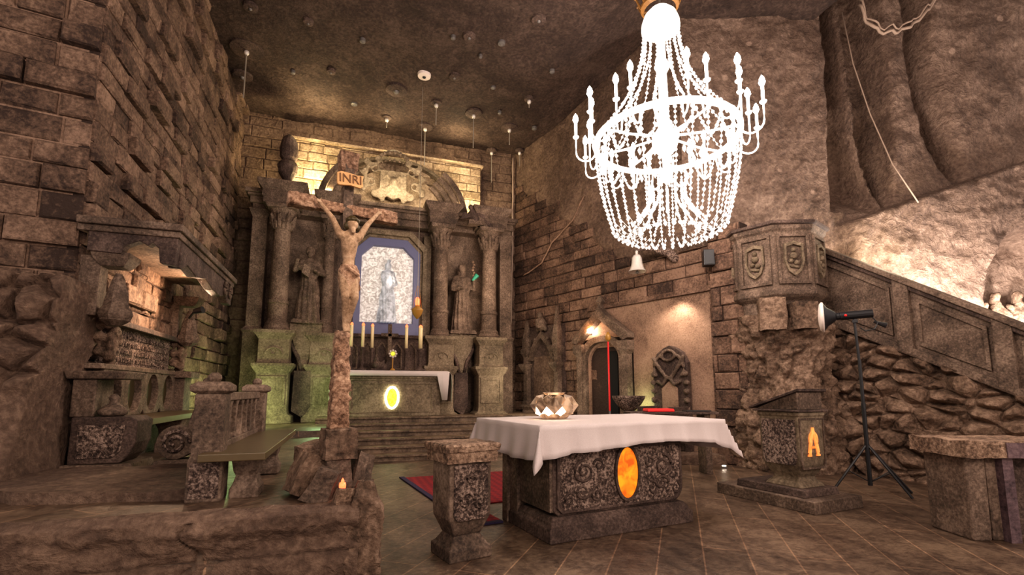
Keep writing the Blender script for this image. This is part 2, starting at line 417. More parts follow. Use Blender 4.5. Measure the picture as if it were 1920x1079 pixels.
# rock wall facing the hall, behind the pulpit stairs
FU, FN = (.946, -.324), (-.324, -.946)
def rock_front(a, b_):
    s = .02+9.1*a; z = -.05+11.2*b_
    d = .1*fbm(s*.7, 2, z*.7)+.05*fbm(s*2.6, 7, z*2.6)+.015*fbm(s*9, 7, z*9)
    d -= .5*(1-sm(.15, .5, s))*(1-sm(3.9, 4.3, z))
    gl = 2.95+.14*(z-5)/4; gr = 4.25+.05*(z-5)-.12*abs(z-7)*.5
    rid = 3.98-.0*(z)+.17*max(0, (7.4-z))*.9
    if z > 4.9:
        k = sm(gl, gl+.12, s)*(1-sm(gr-.1, gr+.12, s))
        ridge = math.exp(-((s-min(rid-.35, gr-.1))/.07)**2)
        d -= .8*k*sm(4.7, 5.5, z)*(1-.75*ridge)
    c2 = 5.15+.12*max(0, 8-z)+.13*max(0, 6.6-z)
    d -= .75*math.exp(-((s-c2)/.17)**2)*sm(5.3, 6.2, z)
    ed = 4.62+(s-3.2)*.34
    d += .22*(1-sm(ed-.04, ed+.05, z))*sm(2.9, 3.3, s)
    # niche on the far right
    nx = (s-6.75)/1.15; nz = (z-2.6)/1.95
    if nz > -.8:
        q = 1-(nx*nx+nz*nz); d -= .75*sm(0, .25, q)
    d += .06*(noise.voronoi(Vector((s*1.6, 3, z*1.6)))[0][0])
    return (6.26+FU[0]*s+FN[0]*d, 7.68+FU[1]*s+FN[1]*d, z)
surf('wall_right', 260, 260, rock_front, 'rock_r', kind='structure')

# chancel: steps up to the high altar
stp = MB()
for i, (y, z) in enumerate([(9.3,.12),(9.65,.24),(10.0,.36),(10.35,.48),(10.7,.6),(11.0,.73)]):
    stp.box(-.6, 4.6, y+.05, 13.0, .0 if i == 0 else [0,.12,.24,.36,.48,.6][i]-.01, z-.03); stp.box(-.6, 4.6, y, 13.0, z-.035, z)
stp.roughen(.004, 2.5, 1, .4).build('floor', 'step', kind='structure')
st2 = MB().prism([(3.9,7.9),(6.62,6.98),(6.7,7.3),(5.15,11.6),(3.9,9.3)], 0, .16, 'z').roughen(.01, 2, 4, .25).build('floor', 'rock', kind='structure')

# raised floor with rough front face at left
pf = MB().box(-5, .1, 3.72, 9.3, -.05, .5); pf.box(-5, .1, 9.3, 13, -.05, .6)
pf.roughen(.014, 1.8, 2, .16).build('floor', 'floor', kind='structure')
def lip(a, b_):
    x = -4.6+4.72*a; y0 = 3.66+.0*x
    prof = [(0.10,.515),(.02,.5),(-.03,.47),(-.035,.40),(.0,.33),(.02,.24),(.01,.12),(.03,-.02)]
    k = b_*(len(prof)-1); i = min(int(k), len(prof)-2); f = k-i
    dy = prof[i][0]*(1-f)+prof[i+1][0]*f; z = prof[i][1]*(1-f)+prof[i+1][1]*f
    n_ = fbm(x*2.2, 1, z*4)*.045+fbm(x*8, 3, z*9)*.016
    if .19 < z < .215 or (abs(x+.9+.05*S(z*20)) < .012 and z < .47): n_ -= .035
    return (x, y0+dy-n_, z+.012*fbm(x*3, 9, b_*5)+(.03*(-x/4.6)))
surf('wall_front', 260, 50, lip, 'rock', kind='structure')
MB().prism([(-2.62,5.75),(-1.5,5.75),(-1.02,4.35),(-1.05,4.22),(-2.2,4.45),(-2.75,5.0)], .48, .575, 'z').roughen(.02, 2.2, 3, .09).build('floor', 'rock', kind='structure')

# bulging natural rock at far left
def bulge(a, b_):
    z = .3+2.12*b_; f = 1-b_
    xr = -2.66-.03*S(b_*5)+.12*f**3
    x = -4.6+(xr+4.6)*min(a/.9, 1)
    y = 5.72-1.9*f**2.6*(.25+.75*min(1, max(0, (-x-2.35)/1.0)))-.1*S(PI*b_)
    if a > .9: y += (a-.9)/.1*.9
    n_ = .05*fbm(x*1.6, 4, z*1.6)+.012*fbm(x*8, 4, z*8)
    if b_ > .42:
        dd = noise.voronoi(Vector((x*3.0+1.3*z, 2.2, z*3.6-1.5*x)))[0]
        n_ += .24*min(1, (dd[1]-dd[0])*2.6)**.7*sm(.42, .55, b_)-.1*sm(.42,.55,b_)
    return (x, y-n_, z)
surf('wall_left', 170, 130, bulge, 'rock', kind='structure')

# rough pillar end beside the raised floor
MB().stack(.16, 3.8, [(.1,.12,-.02),(.12,.13,.1),(.1,.11,.25),(.13,.12,.4),(.08,.12,.55),(.05,.07,.64)]).roughen(.035, 6, 6, .03).build('wall_front', 'rubble', kind='structure')

# ------------------------------------------------------------------ FRONT ALTAR
AF = fr(1.70, 3.96, 0, math.atan2(.13, .991))
al = thing('stone_altar', 'grey carved stone altar with glowing orange oval, standing under the wide white cloth', 'altar', (1.70, 3.96, 0), math.atan2(.13, .991))
b = MB(AF); b.stack(.81, .36, [(.83,.40,0),(.83,.40,.12),(.80,.37,.14),(.80,.37,.16),(.76,.33,.2)]); b.sub(.25).roughen(.006, 5, 1).build('plinth', 'dark_carved', al, bevel=.008)
# body with the rounded lower right corner
def body_poly(x0, x1, z0, z1, r, rb=.05):
    p = [(x0, z1), (x0, z0+rb), (x0+rb, z0)]
    for k in range(7): a = -PI/2+k*PI/12; p.append((x1-r+r*C(a), z0+r+r*S(a)))
    p.append((x1, z1)); return p
b = MB(AF); b.prism(body_poly(.06, 1.6, .2, .8, .16), .04, .7); b.build('body', 'dark_carved', al, bevel=.012)
b = MB(AF)
out = body_poly(.12, 1.54, .25, .76, .13); 
surf_b = MB(AF)
b.prism(out, .022, .05); b.build('front_panel', 'speckled', al, 'rough light speckled panel')
def scroll(b, cx, cz, r, y, turns=1.6, sgn=1, th=.014, ph=0, sq=1):
    pts = []
    for k in range(26):
        t = k/25; a = ph+sgn*turns*2*PI*t; rr = r*(1-.82*t); pts.append((cx+rr*C(a), y, cz+rr*sq*S(a)))
    b.tube(pts, [th*(1-.4*k/25) for k in range(26)], 6)
for cx, s_ in ((.38, 1), (1.32, -1)):
    b = MB(AF); scroll(b, cx, .57, .12, .02, 1.7, s_, .016, PI/2, .9); scroll(b, cx-.02, .4, .09, .02, 1.4, -s_, .014, 0, .8)
    scroll(b, cx+.14*s_, .36, .07, .02, 1.3, s_, .013, 2); scroll(b, cx+.16*s_, .62, .06, .02, 1.3, -s_, .013, 3)
    scroll(b, cx-.16*s_, .34, .06, .02, 1.3, s_, .012, 1)
    b.build('scroll_ornament', 'dark_carved', al, smooth=True)
b = MB(AF); b.band([(x, z) for x, z in body_poly(.09, 1.57, .225, .79, .145)], out, .015, .05); b.build('panel_border', 'dark_carved', al, bevel=.005)
oc = (.87, .53)
def ell(cx, cz, a, b_, n=28, ph=0): return [(cx+a*C(2*PI*i/n+ph), cz+b_*S(2*PI*i/n+ph)) for i in range(n)]
MB(AF).band(ell(*oc, .155, .27), ell(*oc, .125, .235), .0, .05).build('oval_rim', 'dark_carved', al, bevel=.006)
MB(AF).prism(ell(*oc, .128, .238), .012, .04).build('oval_light', 'amber', al, 'glowing orange oval')
b = MB(AF); b.box(.0, .1, .62, .78, .12, .8); b.box(-.03, .05, .78, .9, 0, .8); b.build('back_leg', 'carved', al, bevel=.008)
b = MB(AF); b.box(.03, .075, .05, .7, .24, .76); b.build('side_panel', 'carved', al, 'left end panel')
b = MB(AF); b.box(-.1, 2.05, -.04, 1.3, .8, .985); 
# slab gets thinner towards the overhanging edge
b.bm.free(); b = MB(AF); b.box(-.1, 2.05, -.04, 1.3, .93, .99); b.box(0, 1.66, .0, .8, .8, .93); b.build('table_slab', 'carved', al, bevel=.008)
b = MB(AF); b.box(1.0, 1.7, .85, 1.15, 0, .93); b.build('rear_support', 'carved', al, bevel=.01)

# white cloth
def cloth():
    b = MB(AF); U0, U1, V0, V1 = -.14, 2.12, -.08, 1.34; Z = 1.003; drop = .22
    nu, nv, nd = 60, 36, 6
    g = {}
    for i in range(-nd, nu+nd+1):
        for j in range(-nd, nv+nd+1):
            iu = min(max(i, 0), nu); jv = min(max(j, 0), nv)
            u = U0+(U1-U0)*iu/nu; v = V0+(V1-V0)*jv/nv; z = Z+.004*fbm(u*3, v*3, 1)
            dx = i-iu; dy = j-jv
            d = max(abs(dx), abs(dy))/nd
            corner = dx != 0 and dy != 0
            ln = drop*(1.0+.12*S(u*3.1+1)+.06*S(v*5)+(.0))
            if iu < 8 or iu > nu-6: ln *= 1+.25*(1-min(iu, nu-iu)/8)
            if d > 0:
                fold = .018*S(u*17+v*21)*d+.01*S(u*41)*d
                ox = (abs(dx)/nd)*(1 if dx > 0 else -1 if dx < 0 else 0); oy = (abs(dy)/nd)*(1 if dy > 0 else -1 if dy < 0 else 0)
                if corner:
                    m_ = min(abs(dx), abs(dy))/nd; z -= ln*d*(1+.35*m_); k_ = .05+.05*m_
                    u += ox*k_*1.3; v += oy*k_*1.3
                else:
                    z -= ln*d; u += ox*(.02+.03*d)+ (fold if dx else 0); v += oy*(.02+.03*d)+(fold if dy else 0)
            g[i, j] = b.v(u, v, z)
    for i in range(-nd, nu+nd):
        for j in range(-nd, nv+nd): b.face([g[i,j], g[i+1,j], g[i+1,j+1], g[i,j+1]])
    o = b.build('altar_cloth', 'cloth', smooth=True, recalc=False)
    s_ = o.modifiers.new('s', 'SOLIDIFY'); s_.thickness = .004; s_.offset = -1
    return tag(o, 'wide white linen cloth draped over the front stone altar with pointed hanging corners', 'tablecloth')
cloth()

# faceted crystal lantern on the altar
lx, ly = 2.10, 4.75
ln = thing('crystal_lantern', 'squat brown faceted crystal lantern like an open flower, glowing inside on the altar cloth', 'lantern', (lx, ly, 1.01))
LF = fr(lx, ly, 1.01)
MB(LF).lathe(0, 0, [(.13,0),(.16,.02),(.17,.05),(.12,.08)], 8).build('base', 'lantern', ln, bevel=.004)
for ring, (n, r, zc, tilt, sz, ph) in enumerate([(8, .175, .075, .5, .085, 0), (8, .215, .14, 0, .095, .39), (8, .17, .21, -.6, .075, 0)]):
    for k in range(n):
        a = ph+2*PI*k/n; b = MB(LF @ Matrix.Rotation(a, 4, 'Z') @ Matrix.Translation((r, 0, zc)) @ Matrix.Rotation(tilt, 4, 'Y'))
        q = [b.v(-.02, -sz*.95, 0), b.v(-.02, 0, -sz*.95), b.v(-.02, sz*.95, 0), b.v(-.02, 0, sz*.95)]; t = b.v(.045, 0, .0); t2 = b.v(-.05, 0, 0)
        for i in range(4): b.face([q[i], q[(i+1)%4], t]); b.face([q[(i+1)%4], q[i], t2])
        b.build('crystal_petal', 'lantern_glow' if (ring == 0 and k in (4, 5, 6)) or (ring == 1 and k in (4, 5) and False) else 'lantern', ln)
MB(LF).ball(0, 0, .12, .12, sz=.8).build('light_core', 'lantern_glow', ln, 'glowing core', smooth=True)
MB(LF).lathe(0, 0, [(.1,.25),(.13,.27),(.12,.275),(.09,.255)], 8, cap=False).build('rim', 'lantern', ln)

# ------------------------------------------------------------------ stone stool left of the altar
SF = fr(.92, 3.96, 0, R(14))
sp = thing('stone_pedestal', 'small carved stone pedestal with sandy square top standing on the floor left of the altar', 'pedestal', (.92, 3.96, 0), R(14))
MB(SF).stack(0, 0, [(.225,.2,.74),(.225,.2,.8),(.22,.195,.82),(.24,.21,.825),(.245,.215,.87),(.235,.205,.885)]).sub(.06).roughen(.008, 9, 2).build('top_slab', 'sandy', sp, 'sandy top slab')
MB(SF).stack(0, 0, [(.12,.11,.17),(.14,.13,.22),(.18,.16,.31),(.185,.165,.4),(.185,.165,.75)]).build('body', 'carved', sp, bevel=.015)
MB(SF).prism([(-.15,.72),(-.15,.34),(-.12,.3),(.12,.3),(.15,.34),(.15,.72)], -.178, -.155).build('front_panel', 'speckled', sp, 'rough speckled front panel')
b = MB(SF)
scroll(b, -.05, .45, .07, -.182, 1.4, 1, .012); scroll(b, .07, .43, .05, -.182, 1.4, -1, .011); scroll(b, .0, .62, .05, -.182, 1.3, 1, .01, 2)
b.build('relief_ornament', 'speckled', sp, smooth=True)
MB(SF).stack(0, 0, [(.185,.18,0),(.185,.18,.09),(.16,.155,.105),(.12,.11,.17),(.11,.1,.2)]).build('base', 'carved', sp, bevel=.01)

# red carpet behind the altar
cp = MB().prism([(.86,7.5),(1.22,4.72),(1.52,4.77),(1.4,5.5),(2.9,5.7),(2.9,7.6)], .004, .016, 'z').build('carpet', 'carpet')
cpt = thing('red_carpet', 'dark red carpet with navy edge lying on the floor between pedestal and altar', 'carpet', (1.9, 6.2, 0))
cp.name = 'carpet_field'; cp.parent = cpt; cp.data.transform(Matrix.Translation((-1.9, -6.2, 0)))
b = MB(); b.prism([(.80,7.56),(1.17,4.66),(1.23,4.66),(.87,7.56)], .002, .02, 'z'); b.prism([(1.17,4.66),(1.52,4.71),(1.52,4.77),(1.2,4.72)], .002, .02, 'z'); b.build('carpet_border', 'carpet_edge', cpt, 'navy border')

# ------------------------------------------------------------------ LECTERN
le_rz = R(6)
LE = fr(4.78, 4.35, 0, le_rz)
lt = thing('stone_lectern', 'stone lectern with sloping top and orange monogram standing on two steps', 'lectern', (4.78, 4.35, 0), le_rz)
MB(LE).box(-.12, .72, -.42, .86, 0, .13, .004).sub(.3).roughen(.006, 4, 5).build('lower_step', 'carved', lt, bevel=.008)
MB(LE).box(-.04, .58, -.26, .62, .13, .21, .01).build('upper_step', 'dark_carved', lt, bevel=.008)
b = MB(LE); b.stack(.27, .06, [(.22,.23,.21),(.2,.2,.25),(.15,.16,.29),(.145,.16,.32),(.17,.19,.36),(.215,.235,.46),(.225,.25,.6),(.225,.25,1.0),(.24,.265,1.02),(.24,.265,1.06)]); b.build('body', 'altar_stone', lt, bevel=.02)
b = MB(LE); b.prism([(-.12,.46),(.24,.46),(.27,.54),(.27,.97),(-.15,.97),(-.15,.54)], .03, .05, 'x'); b.build('side_panel', 'speckled', lt, 'speckled panel on the left side')
b = MB(LE); b.box(.0, .54, -.23, .36, 1.06, 1.085); b.build('shelf', 'dark_carved', lt, bevel=.006)
b = MB(LE); b.prism([(-.19,1.085),(.32,1.085),(.32,1.10),(-.19,1.29)], .05, .49, 'x'); b.build('desk', 'carved', lt, bevel=.006)
b = MB(LE); b.prism([(-.23,1.295),(.42,1.085),(.42,1.11),(-.23,1.325)], .01, .53, 'x'); b.build('sloping_top', 'dark_carved', lt, bevel=.004)
b = MB(LE)
y0, y1 = -.205, -.185
def bar(b, x0, z0, x1, z1, w):
    d = Vector((x1-x0, z1-z0)).normalized(); n_ = Vector((-d.y, d.x))*w/2
    b.prism([(x0+n_.x, z0+n_.y), (x0-n_.x, z0-n_.y), (x1-n_.x, z1-n_.y), (x1+n_.x, z1+n_.y)], y0, y1)
cx = .275
bar(b, cx-.075, .57, cx-.0, .88, .028); bar(b, cx+.075, .57, cx+.0, .88, .028); bar(b, cx-.05, .66, cx+.05, .66, .024); bar(b, cx-.1, .57, cx-.05, .57, .02); bar(b, cx+.1, .57, cx+.05, .57, .02)
pts_o = [(cx+.075*C(a), .745+.085*S(a)*1.1) for a in [R(-40+k*26) for k in range(11)]]; pts_i = [(cx+.05*C(a), .745+.06*S(a)*1.1) for a in [R(-40+k*26) for k in range(11)]]
b.band(pts_o, pts_i, y0-.003, y1, closed=False)
bar(b, cx+.06, .70, cx+.085, .60, .022); bar(b, cx-.06, .70, cx-.085, .60, .022)
b.build('monogram', 'orange_mono', lt, 'glowing orange letter A monogram')
b = MB(LE); 
b.band([(.07,.42),(.47,.42),(.485,.5),(.485,.99),(.055,.99),(.055,.5)], [(.09,.44),(.45,.44),(.465,.5),(.465,.97),(.075,.97),(.075,.5)], -.2, -.18); b.build('front_border', 'carved', lt)

# ------------------------------------------------------------------ studio light on tripod
sx, sy = 6.38, 4.5
ls = thing('studio_light', 'black studio flash with round white reflector on a tall tripod stand beside the lectern', 'studio light', (sx, sy, 0))
T = fr(sx, sy)
MB(T).tube([(0,0,.12),(0,0,1.1)], .025, 8).tube([(0,0,1.0),(0,0,1.7)], .021, 8).tube([(0,0,1.6),(-.02,.01,2.26)], .017, 8).build('pole', 'black', ls)
for z0, z1 in ((.56,.63),(1.08,1.14),(.1,.14)): MB(T).lathe(0,0,[(.028,z0),(.028,z1)],10).build('collar', 'black', ls)
for ax_, ay_ in ((-.46, .17), (.44, -.2), (.1, -.42)):
    MB(T).tube([(0,0,.62),(ax_,ay_,.015)], .015, 6).build('leg', 'black', ls)
    MB(T).tube([(0,0,.14),(ax_*.55,ay_*.55,.29)], .007, 6).build('brace', 'black', ls)
    
# flash head points left across the room
HF = T @ Matrix.Translation((-.02, 0, 2.3)) @ Matrix.Rotation(R(-50), 4, 'Z')
MB(HF).tube([(-.16,0,0),(.2,0,.01)], .055, 12).tube([(-.2,0,0),(-.16,0,0)], .05, 12).build('lamp_housing', 'black', ls, bevel=.005)
rb_ = MB(HF @ Matrix.Translation((-.2,0,0)) @ Matrix.Rotation(R(-90), 4, 'Y')); rb_.lathe(0,0,[(.05,0),(.07,.02),(.13,.1),(.19,.14),(.2,.145)],24); rb_.build('reflector', 'black', ls, smooth=True)
rb_ = MB(HF @ Matrix.Translation((-.345,0,0)) @ Matrix.Rotation(R(-90), 4, 'Y')); rb_.lathe(0,0,[(.205,0),(.21,.02),(.18,.045),(.1,.06),(.02,.065)],24); rb_.build('diffuser', 'softbox', ls, 'white diffuser dish', smooth=True)
MB(HF).ball(-.1,-.055,.0,.018).build('red_badge', 'red', ls, 'red dot')
MB(HF).tube([(0,0,-.05),(0,0,-.1)], .02, 8).box(-.03,.03,-.02,.02,-.1,-.06).build('bracket', 'black', ls)
MB(HF).tube([(.18,0,-.03),(.24,-.02,-.12),(.2,-.03,-.2),(.1,-.02,-.22),(.05,0,-.17)], .008, 6).tube([(.2,0,-.1),(.33,0,-.16)],[.015,.035],8).build('cable', 'black', ls)

# ------------------------------------------------------------------ right edge stone table
RB = fr(5.22, 2.83, 0, R(-21))
rt = thing('stone_side_table', 'stone table with sandy slab and purple front cut by the right picture edge', 'table', (5.22, 2.83, 0), R(-21))
MB(RB).box(-.06, .9, -.09, .55, .72, .86).sub(.07).roughen(.01, 7, 3).build('top_slab', 'sandy', rt, 'sandy top slab')
MB(RB).box(.0, .16, .0, .45, 0, .72, tx=-.01).build('leg', 'carved', rt, bevel=.015)
MB(RB).box(.185, .35, .02, .45, 0, .72).build('leg', 'carved', rt, bevel=.015)
MB(RB).box(.27, .36, -.05, .02, 0, .72).box(.28,.9,-.1,-.09,.72,.85).build('front_slab', 'purple', rt, 'purple stone')  # purple facing over the front of slab and leg
MB(RB).box(.4, .8, .12, .42, 0, .72).build('centre_block', 'dark_carved', rt)

# ------------------------------------------------------------------ CRUCIFIX
cr_rz = R(14)
CF = fr(-.04, 4.05, .5, cr_rz)
cf = thing('crucifix', 'tall carved pale crucifix with orange brown plaque standing on the raised floor', 'crucifix', (-.04, 4.05, .5), cr_rz)
b = MB(CF); b.stack(0, .03, [(.1,.1,0),(.1,.1,.1),(.095,.09,.12),(.09,.09,.3)]); b.roughen(.012, 8, 2, .05).build('foot_block', 'carved', cf)
b = MB(CF); b.stack(.005, .03, [(.12,.11,.28),(.12,.11,.5),(.12,.1,.51)]); b.roughen(.012, 8, 3, .05).build('lower_block', 'rubble', cf)
b = MB(CF); b.stack(0, .06, [(.072,.06,.5),(.064,.06,.9),(.056,.05,1.28)])
r = random.Random(4)
for k in range(70):
    z = r.uniform(.55, 1.24); x = r.uniform(-.045, .045)*(1.9-z)/1.1; a = r.uniform(.3, 1.3)*r.choice((1, -1))+PI*(r.random() < .5)
    b.cap((x, -.005+r.uniform(-.02,.015), z), (x+.05*C(a), -.012+r.uniform(-.02,.02), z+.09*S(a)), .019, .01, 7)
b.sculpt(.014, 2, lambda p: .012*fbm(p.x*14, p.y*14, p.z*14)); b.build('carved_post', 'cross_wood', cf, smooth=True)
b = MB(CF); b.box(-.038, .038, .02, .12, 1.22, 2.7, .0); b.roughen(.005, 9, 1, .05).build('upper_post', 'carved', cf, 'darker upright behind the figure') 
b = MB(CF); b.stack(-.005, .08, [(.04,.04,2.5),(.045,.045,2.62),(.07,.06,2.66),(.075,.07,2.8)]); b.roughen(.008, 10, 4, .05).build('post_top', 'cross_wood', cf)
XB = 2.30
b = MB(CF)
b.box(-.46, -.26, .0, .1, XB-.05, XB+.055); b.box(.2, .42, .0, .1, XB-.05, XB+.055); b.box(-.27, .22, .02, .09, XB-.04, XB+.045)
for k in range(26):
    x = r.choice((r.uniform(-.45,-.27), r.uniform(.21,.41))); b.ball(x, -.0, XB+r.uniform(-.03,.04), r.uniform(.015,.028), sub=1)
b.sculpt(.01, 1, lambda p: .006*fbm(p.x*20, p.y*20, p.z*20)); b.build('crossbar', 'cross_wood', cf, smooth=True)
PFm = CF @ Matrix.Translation((-.01, -.04, 2.53)) @ Matrix.Rotation(R(-3), 4, 'Y')
b = MB(PFm); pp = [(-.105,-.05),(-.09,-.06),(0,-.05),(.08,-.062),(.105,-.045),(.1,.0),(.108,.05),(.06,.045),(0,.055),(-.07,.06),(-.105,.045)]; b.prism(pp, -.012, .012)
pq = b.build('title_plaque', 'plaque', cf, 'orange brown wooden plaque', bevel=.004)
text_mesh('plaque_letters', 'INRI', .1, 'plaque_text', pq, PFm @ Matrix.Translation((0, -.014, 0)) @ Matrix.Rotation(PI/2, 4, 'X'))
# the figure: one continuous body
b = MB(CF)
hip = (.0, -.06, 1.74); chest = (.0, -.065, 1.98); nk = (.0, -.07, 2.10)
b.cap(hip, (.0,-.06,1.84), .056, .045); b.cap((.0,-.06,1.84), chest, .045, .07); b.cap((-.055,-.06,2.04), (.055,-.06,2.04), .042, .042); b.cap((.0,-.07,2.04), nk, .03, .026)
b.ball(.01, -.1, 2.14, .046, sz=1.25); b.ball(.012, -.14, 2.125, .012, sub=1); b.cap((.01,-.12,2.09), (.012,-.135,2.075), .022, .012); b.ball(.012,-.125,2.075,.024,sz=1.3,sub=1)
for sg in (-1, 1):
    sh = (.08*sg, -.06, 2.055); el = (.14*sg, -.065, 2.17); ha = (.235*sg, -.03, XB-.005)
    b.cap((.05*sg,-.06,2.04), sh, .036, .034); b.cap(sh, el, .031, .023); b.cap(el, ha, .023, .015)
    for f_ in range(4): b.cap((.235*sg,-.03,XB), (.262*sg, -.03-.008*f_, XB+.028-.014*f_), .009, .006, 6)
    b.cap((.235*sg,-.03,XB), (.225*sg, -.05, XB+.03), .009, .006, 6)
    kn = (.038*sg+.005, -.14, 1.53); an = (.012*sg, -.06, 1.32)
    b.cap((.035*sg,-.06,1.74), kn, .045, .032); b.cap(kn, an, .03, .017); b.cap(an, (.016*sg, -.1, 1.265), .02, .013)
b.sculpt(.0085, 2, lambda p: .0015*fbm(p.x*60, p.y*60, p.z*60)); bd = b.build('body_figure', 'corpus', cf, 'carved figure with raised arms and bowed head', smooth=True)
b = MB(CF); b.ball(.01, -.09, 2.16, .053, sz=1.0); b.ball(-.025,-.08,2.12,.032); b.ball(.045,-.08,2.12,.03); 
for k in range(10): b.ball(.01+.048*C(k*.63), -.1+.045*S(k*.63), 2.168, .014, sub=1)
b.sculpt(.008, 1); b.build('hair', 'oval_wood', bd, 'dark hair and crown of thorns', smooth=True)
b = MB(CF); b.lathe(0, -.065, [(.064,1.8),(.074,1.76),(.078,1.7),(.07,1.64),(.058,1.6)], 18, sy=1.0); b.cap((.07,-.07,1.76), (.085,-.08,1.6), .018, .014); b.cap((-.03,-.14,1.76),(.06,-.14,1.72),.018,.018)
b.sculpt(.009, 1, lambda p: .003*S(p.z*90+p.x*70)); b.build('loincloth', 'cross_wood', bd, 'knotted loincloth', smooth=True)

# boulders around the cross
def boulder(x, y, z, sx_, sy_, sz_, rz, tilt, lab, seed, mat='rubble'):
    F = Matrix.Translation((x, y, z)) @ Matrix.Rotation(rz, 4, 'Z') @ Matrix.Rotation(tilt, 4, 'Y')
    o = MB(F).box(-sx_, sx_, -sy_, sy_, -sz_, sz_, tx=sx_*.2, ty=sy_*.15).roughen(.03, 3.4, seed, .05).build('rock_block', mat)
    o.data.transform(Matrix.Translation((-x, -y, -z+sz_*.9))); o.location = (x, y, z-sz_*.9)
    tag(o, lab, 'rock', 'rough salt blocks around the foot of the crucifix')
boulder(-.27, 4.12, .66, .10, .13, .15, .3, .35, 'tall rough salt block leaning on the left of the crucifix foot', 1)
boulder(-.13, 3.93, .61, .10, .09, .12, -.2, .4, 'dark faced split salt block in front of the crucifix foot', 2, 'carved')
boulder(.12, 4.16, .64, .08, .1, .17, .4, .35, 'slanted salt block leaning right beside the crucifix foot', 3, 'carved')
boulder(-.24, 4.38, .68, .12, .1, .2, .6, -.2, 'upright rough salt block behind the crucifix foot at the left', 5)
boulder(.03, 3.78, .545, .08, .06, .06, .1, .1, 'small pale salt rock at the end of the raised floor edge', 6, 'sandy')
v_ = thing('votive_light', 'small red votive light between the rocks at the crucifix foot', 'candle', (.0, 3.84, .58))
MB(fr(0,3.84,.58)).lathe(0,0,[(.02,0),(.025,.03),(.022,.05)],12).build('glass', 'red_glow', v_, smooth=True)
MB(fr(0,3.84,.58)).lathe(0,0,[(.014,.045),(.01,.07),(.001,.085)],8).build('flame', 'red_glow', v_, smooth=True)

# ------------------------------------------------------------------ LEFT WALL STALL
stl = thing('stone_stall', 'carved stone wall seat with canopy and brick back built against the left wall', 'stall', (-2.3, 7.6, .5))
b = MB(); 
# near end arm block facing the hall
prof = [(-2.55,.58),(-2.12,.58),(-2.05,.66),(-2.0,.78),(-2.0,1.0),(-2.06,1.04),(-2.55,1.04)]
MB().prism(prof, 5.93, 6.35).build('end_block', 'dark_carved', stl, bevel=.015)
MB().prism([(-2.48,.64),(-2.18,.64),(-2.12,.7),(-2.1,.96),(-2.48,.96)], 5.915, 5.94).build('end_panel', 'speckled', stl, 'speckled end panel')
MB().box(-2.6,-1.98,5.86,6.45,.5,.58,.02).sub(.15).roughen(.008,5,2).build('end_base', 'carved', stl, bevel=.01)
MB().box(-2.6,-2.4,6.0,6.4,1.04,1.42).build('near_post', 'carved', stl, bevel=.012)
MB().box(-2.64,-2.16,5.96,6.45,1.42,1.5,-.02).build('near_post_cap', 'carved', stl, bevel=.012)
MB().lathe(-2.27,6.08,[(.08,1.04),(.12,1.06),(.13,1.1),(.07,1.15),(.04,1.17),(.035,1.2),(.05,1.23),(.02,1.27)],16).build('arm_finial', 'carved', stl, smooth=True)
# scrolled end in front of the near bench post
sc_pts = [(-1.62+.17*C(R(q)), .78+.17*S(R(q))) for q in range(60, 330, 15)]
MB().prism(sc_pts+[(-1.36,.7),(-1.33,1.1),(-1.3,1.4),(-1.36,1.45),(-1.42,1.42),(-1.44,1.25),(-1.5,1.05)], 5.8, 6.0).build('scroll_end', 'carved', stl, bevel=.012)
b = MB(); b.tube([(-1.62+.13*(1-.8*q/26)*C(q*.42), 5.79, .78+.13*(1-.8*q/26)*S(q*.42)) for q in range(27)], .02, 6); b.build('volute', 'speckled', stl, smooth=True)
MB().box(-1.8,-1.3,5.75,6.05,.5,.61,.02).build('scroll_base', 'carved', stl, bevel=.01)
# seat and dark space below
MB().box(-2.7, -2.0, 6.35, 8.9, .93, 1.0).build('seat', 'bench_wood', stl, 'brown seat board', bevel=.006)
MB().box(-2.7,-2.45,6.4,8.9,.5,.93).build('seat_base', 'dark_carved', stl)
MB().stack(-2.2, 7.7, [(.14,.16,.5),(.14,.16,.62),(.1,.12,.66),(.12,.14,.8),(.17,.2,.93)]).build('seat_support', 'carved', stl, bevel=.01)
# back panel with ovals
Y0, Y1 = 6.42, 8.8
MB().box(-2.74,-2.62,Y0,Y1,1.0,1.56).build('back_panel', 'dark_carved', stl)
n = 28
for k in range(4):
    yc = Y0+.3+k*.59
    o_ = []; i_ = []; hw = .297
    for q in range(n):
        a = 2*PI*q/n; cx_, cz_ = C(a), S(a); mxx = max(abs(cx_), abs(cz_)); o_.append((yc+hw*cx_/mxx, 1.28+.28*cz_/mxx)); i_.append((yc+.2*cx_, 1.28+.245*cz_))
    MB().band(o_, i_, -2.63, -2.52, 'x').build('oval_tracery', 'carved', stl, bevel=.008)
    MB().prism([(yc+.205*C(2*PI*q/n), 1.28+.25*S(2*PI*q/n)) for q in range(n)], -2.63, -2.6, 'x').build('oval_panel', 'oval_wood', stl, 'dark brown oval inlay')
MB().box(-2.74,-2.5,Y0-.1,Y1+.1,1.54,1.6,.01).build('back_rail', 'carved', stl, bevel=.01)
MB().box(-2.7,-2.4,8.8,9.15,.5,1.55).build('far_post', 'carved', stl, bevel=.012)
MB().box(-2.72,-2.3,8.72,9.2,1.5,1.6).build('far_post_cap', 'carved', stl, bevel=.012)
b = MB(); b.box(-2.74,-2.62,6.75,8.75,1.6,2.06); r = random.Random(12)
for row in range(4):
    y = 6.85
    while y < 8.6:
        w = r.uniform(.03,.06); b.box(-2.63,-2.605,y,y+w,1.95-row*.1,1.95-row*.1+r.uniform(.035,.055)); y += w+r.choice((.02,.02,.06))
b.build('inscription_slab', 'speckled', stl, 'slab with four worn lines of carved writing')
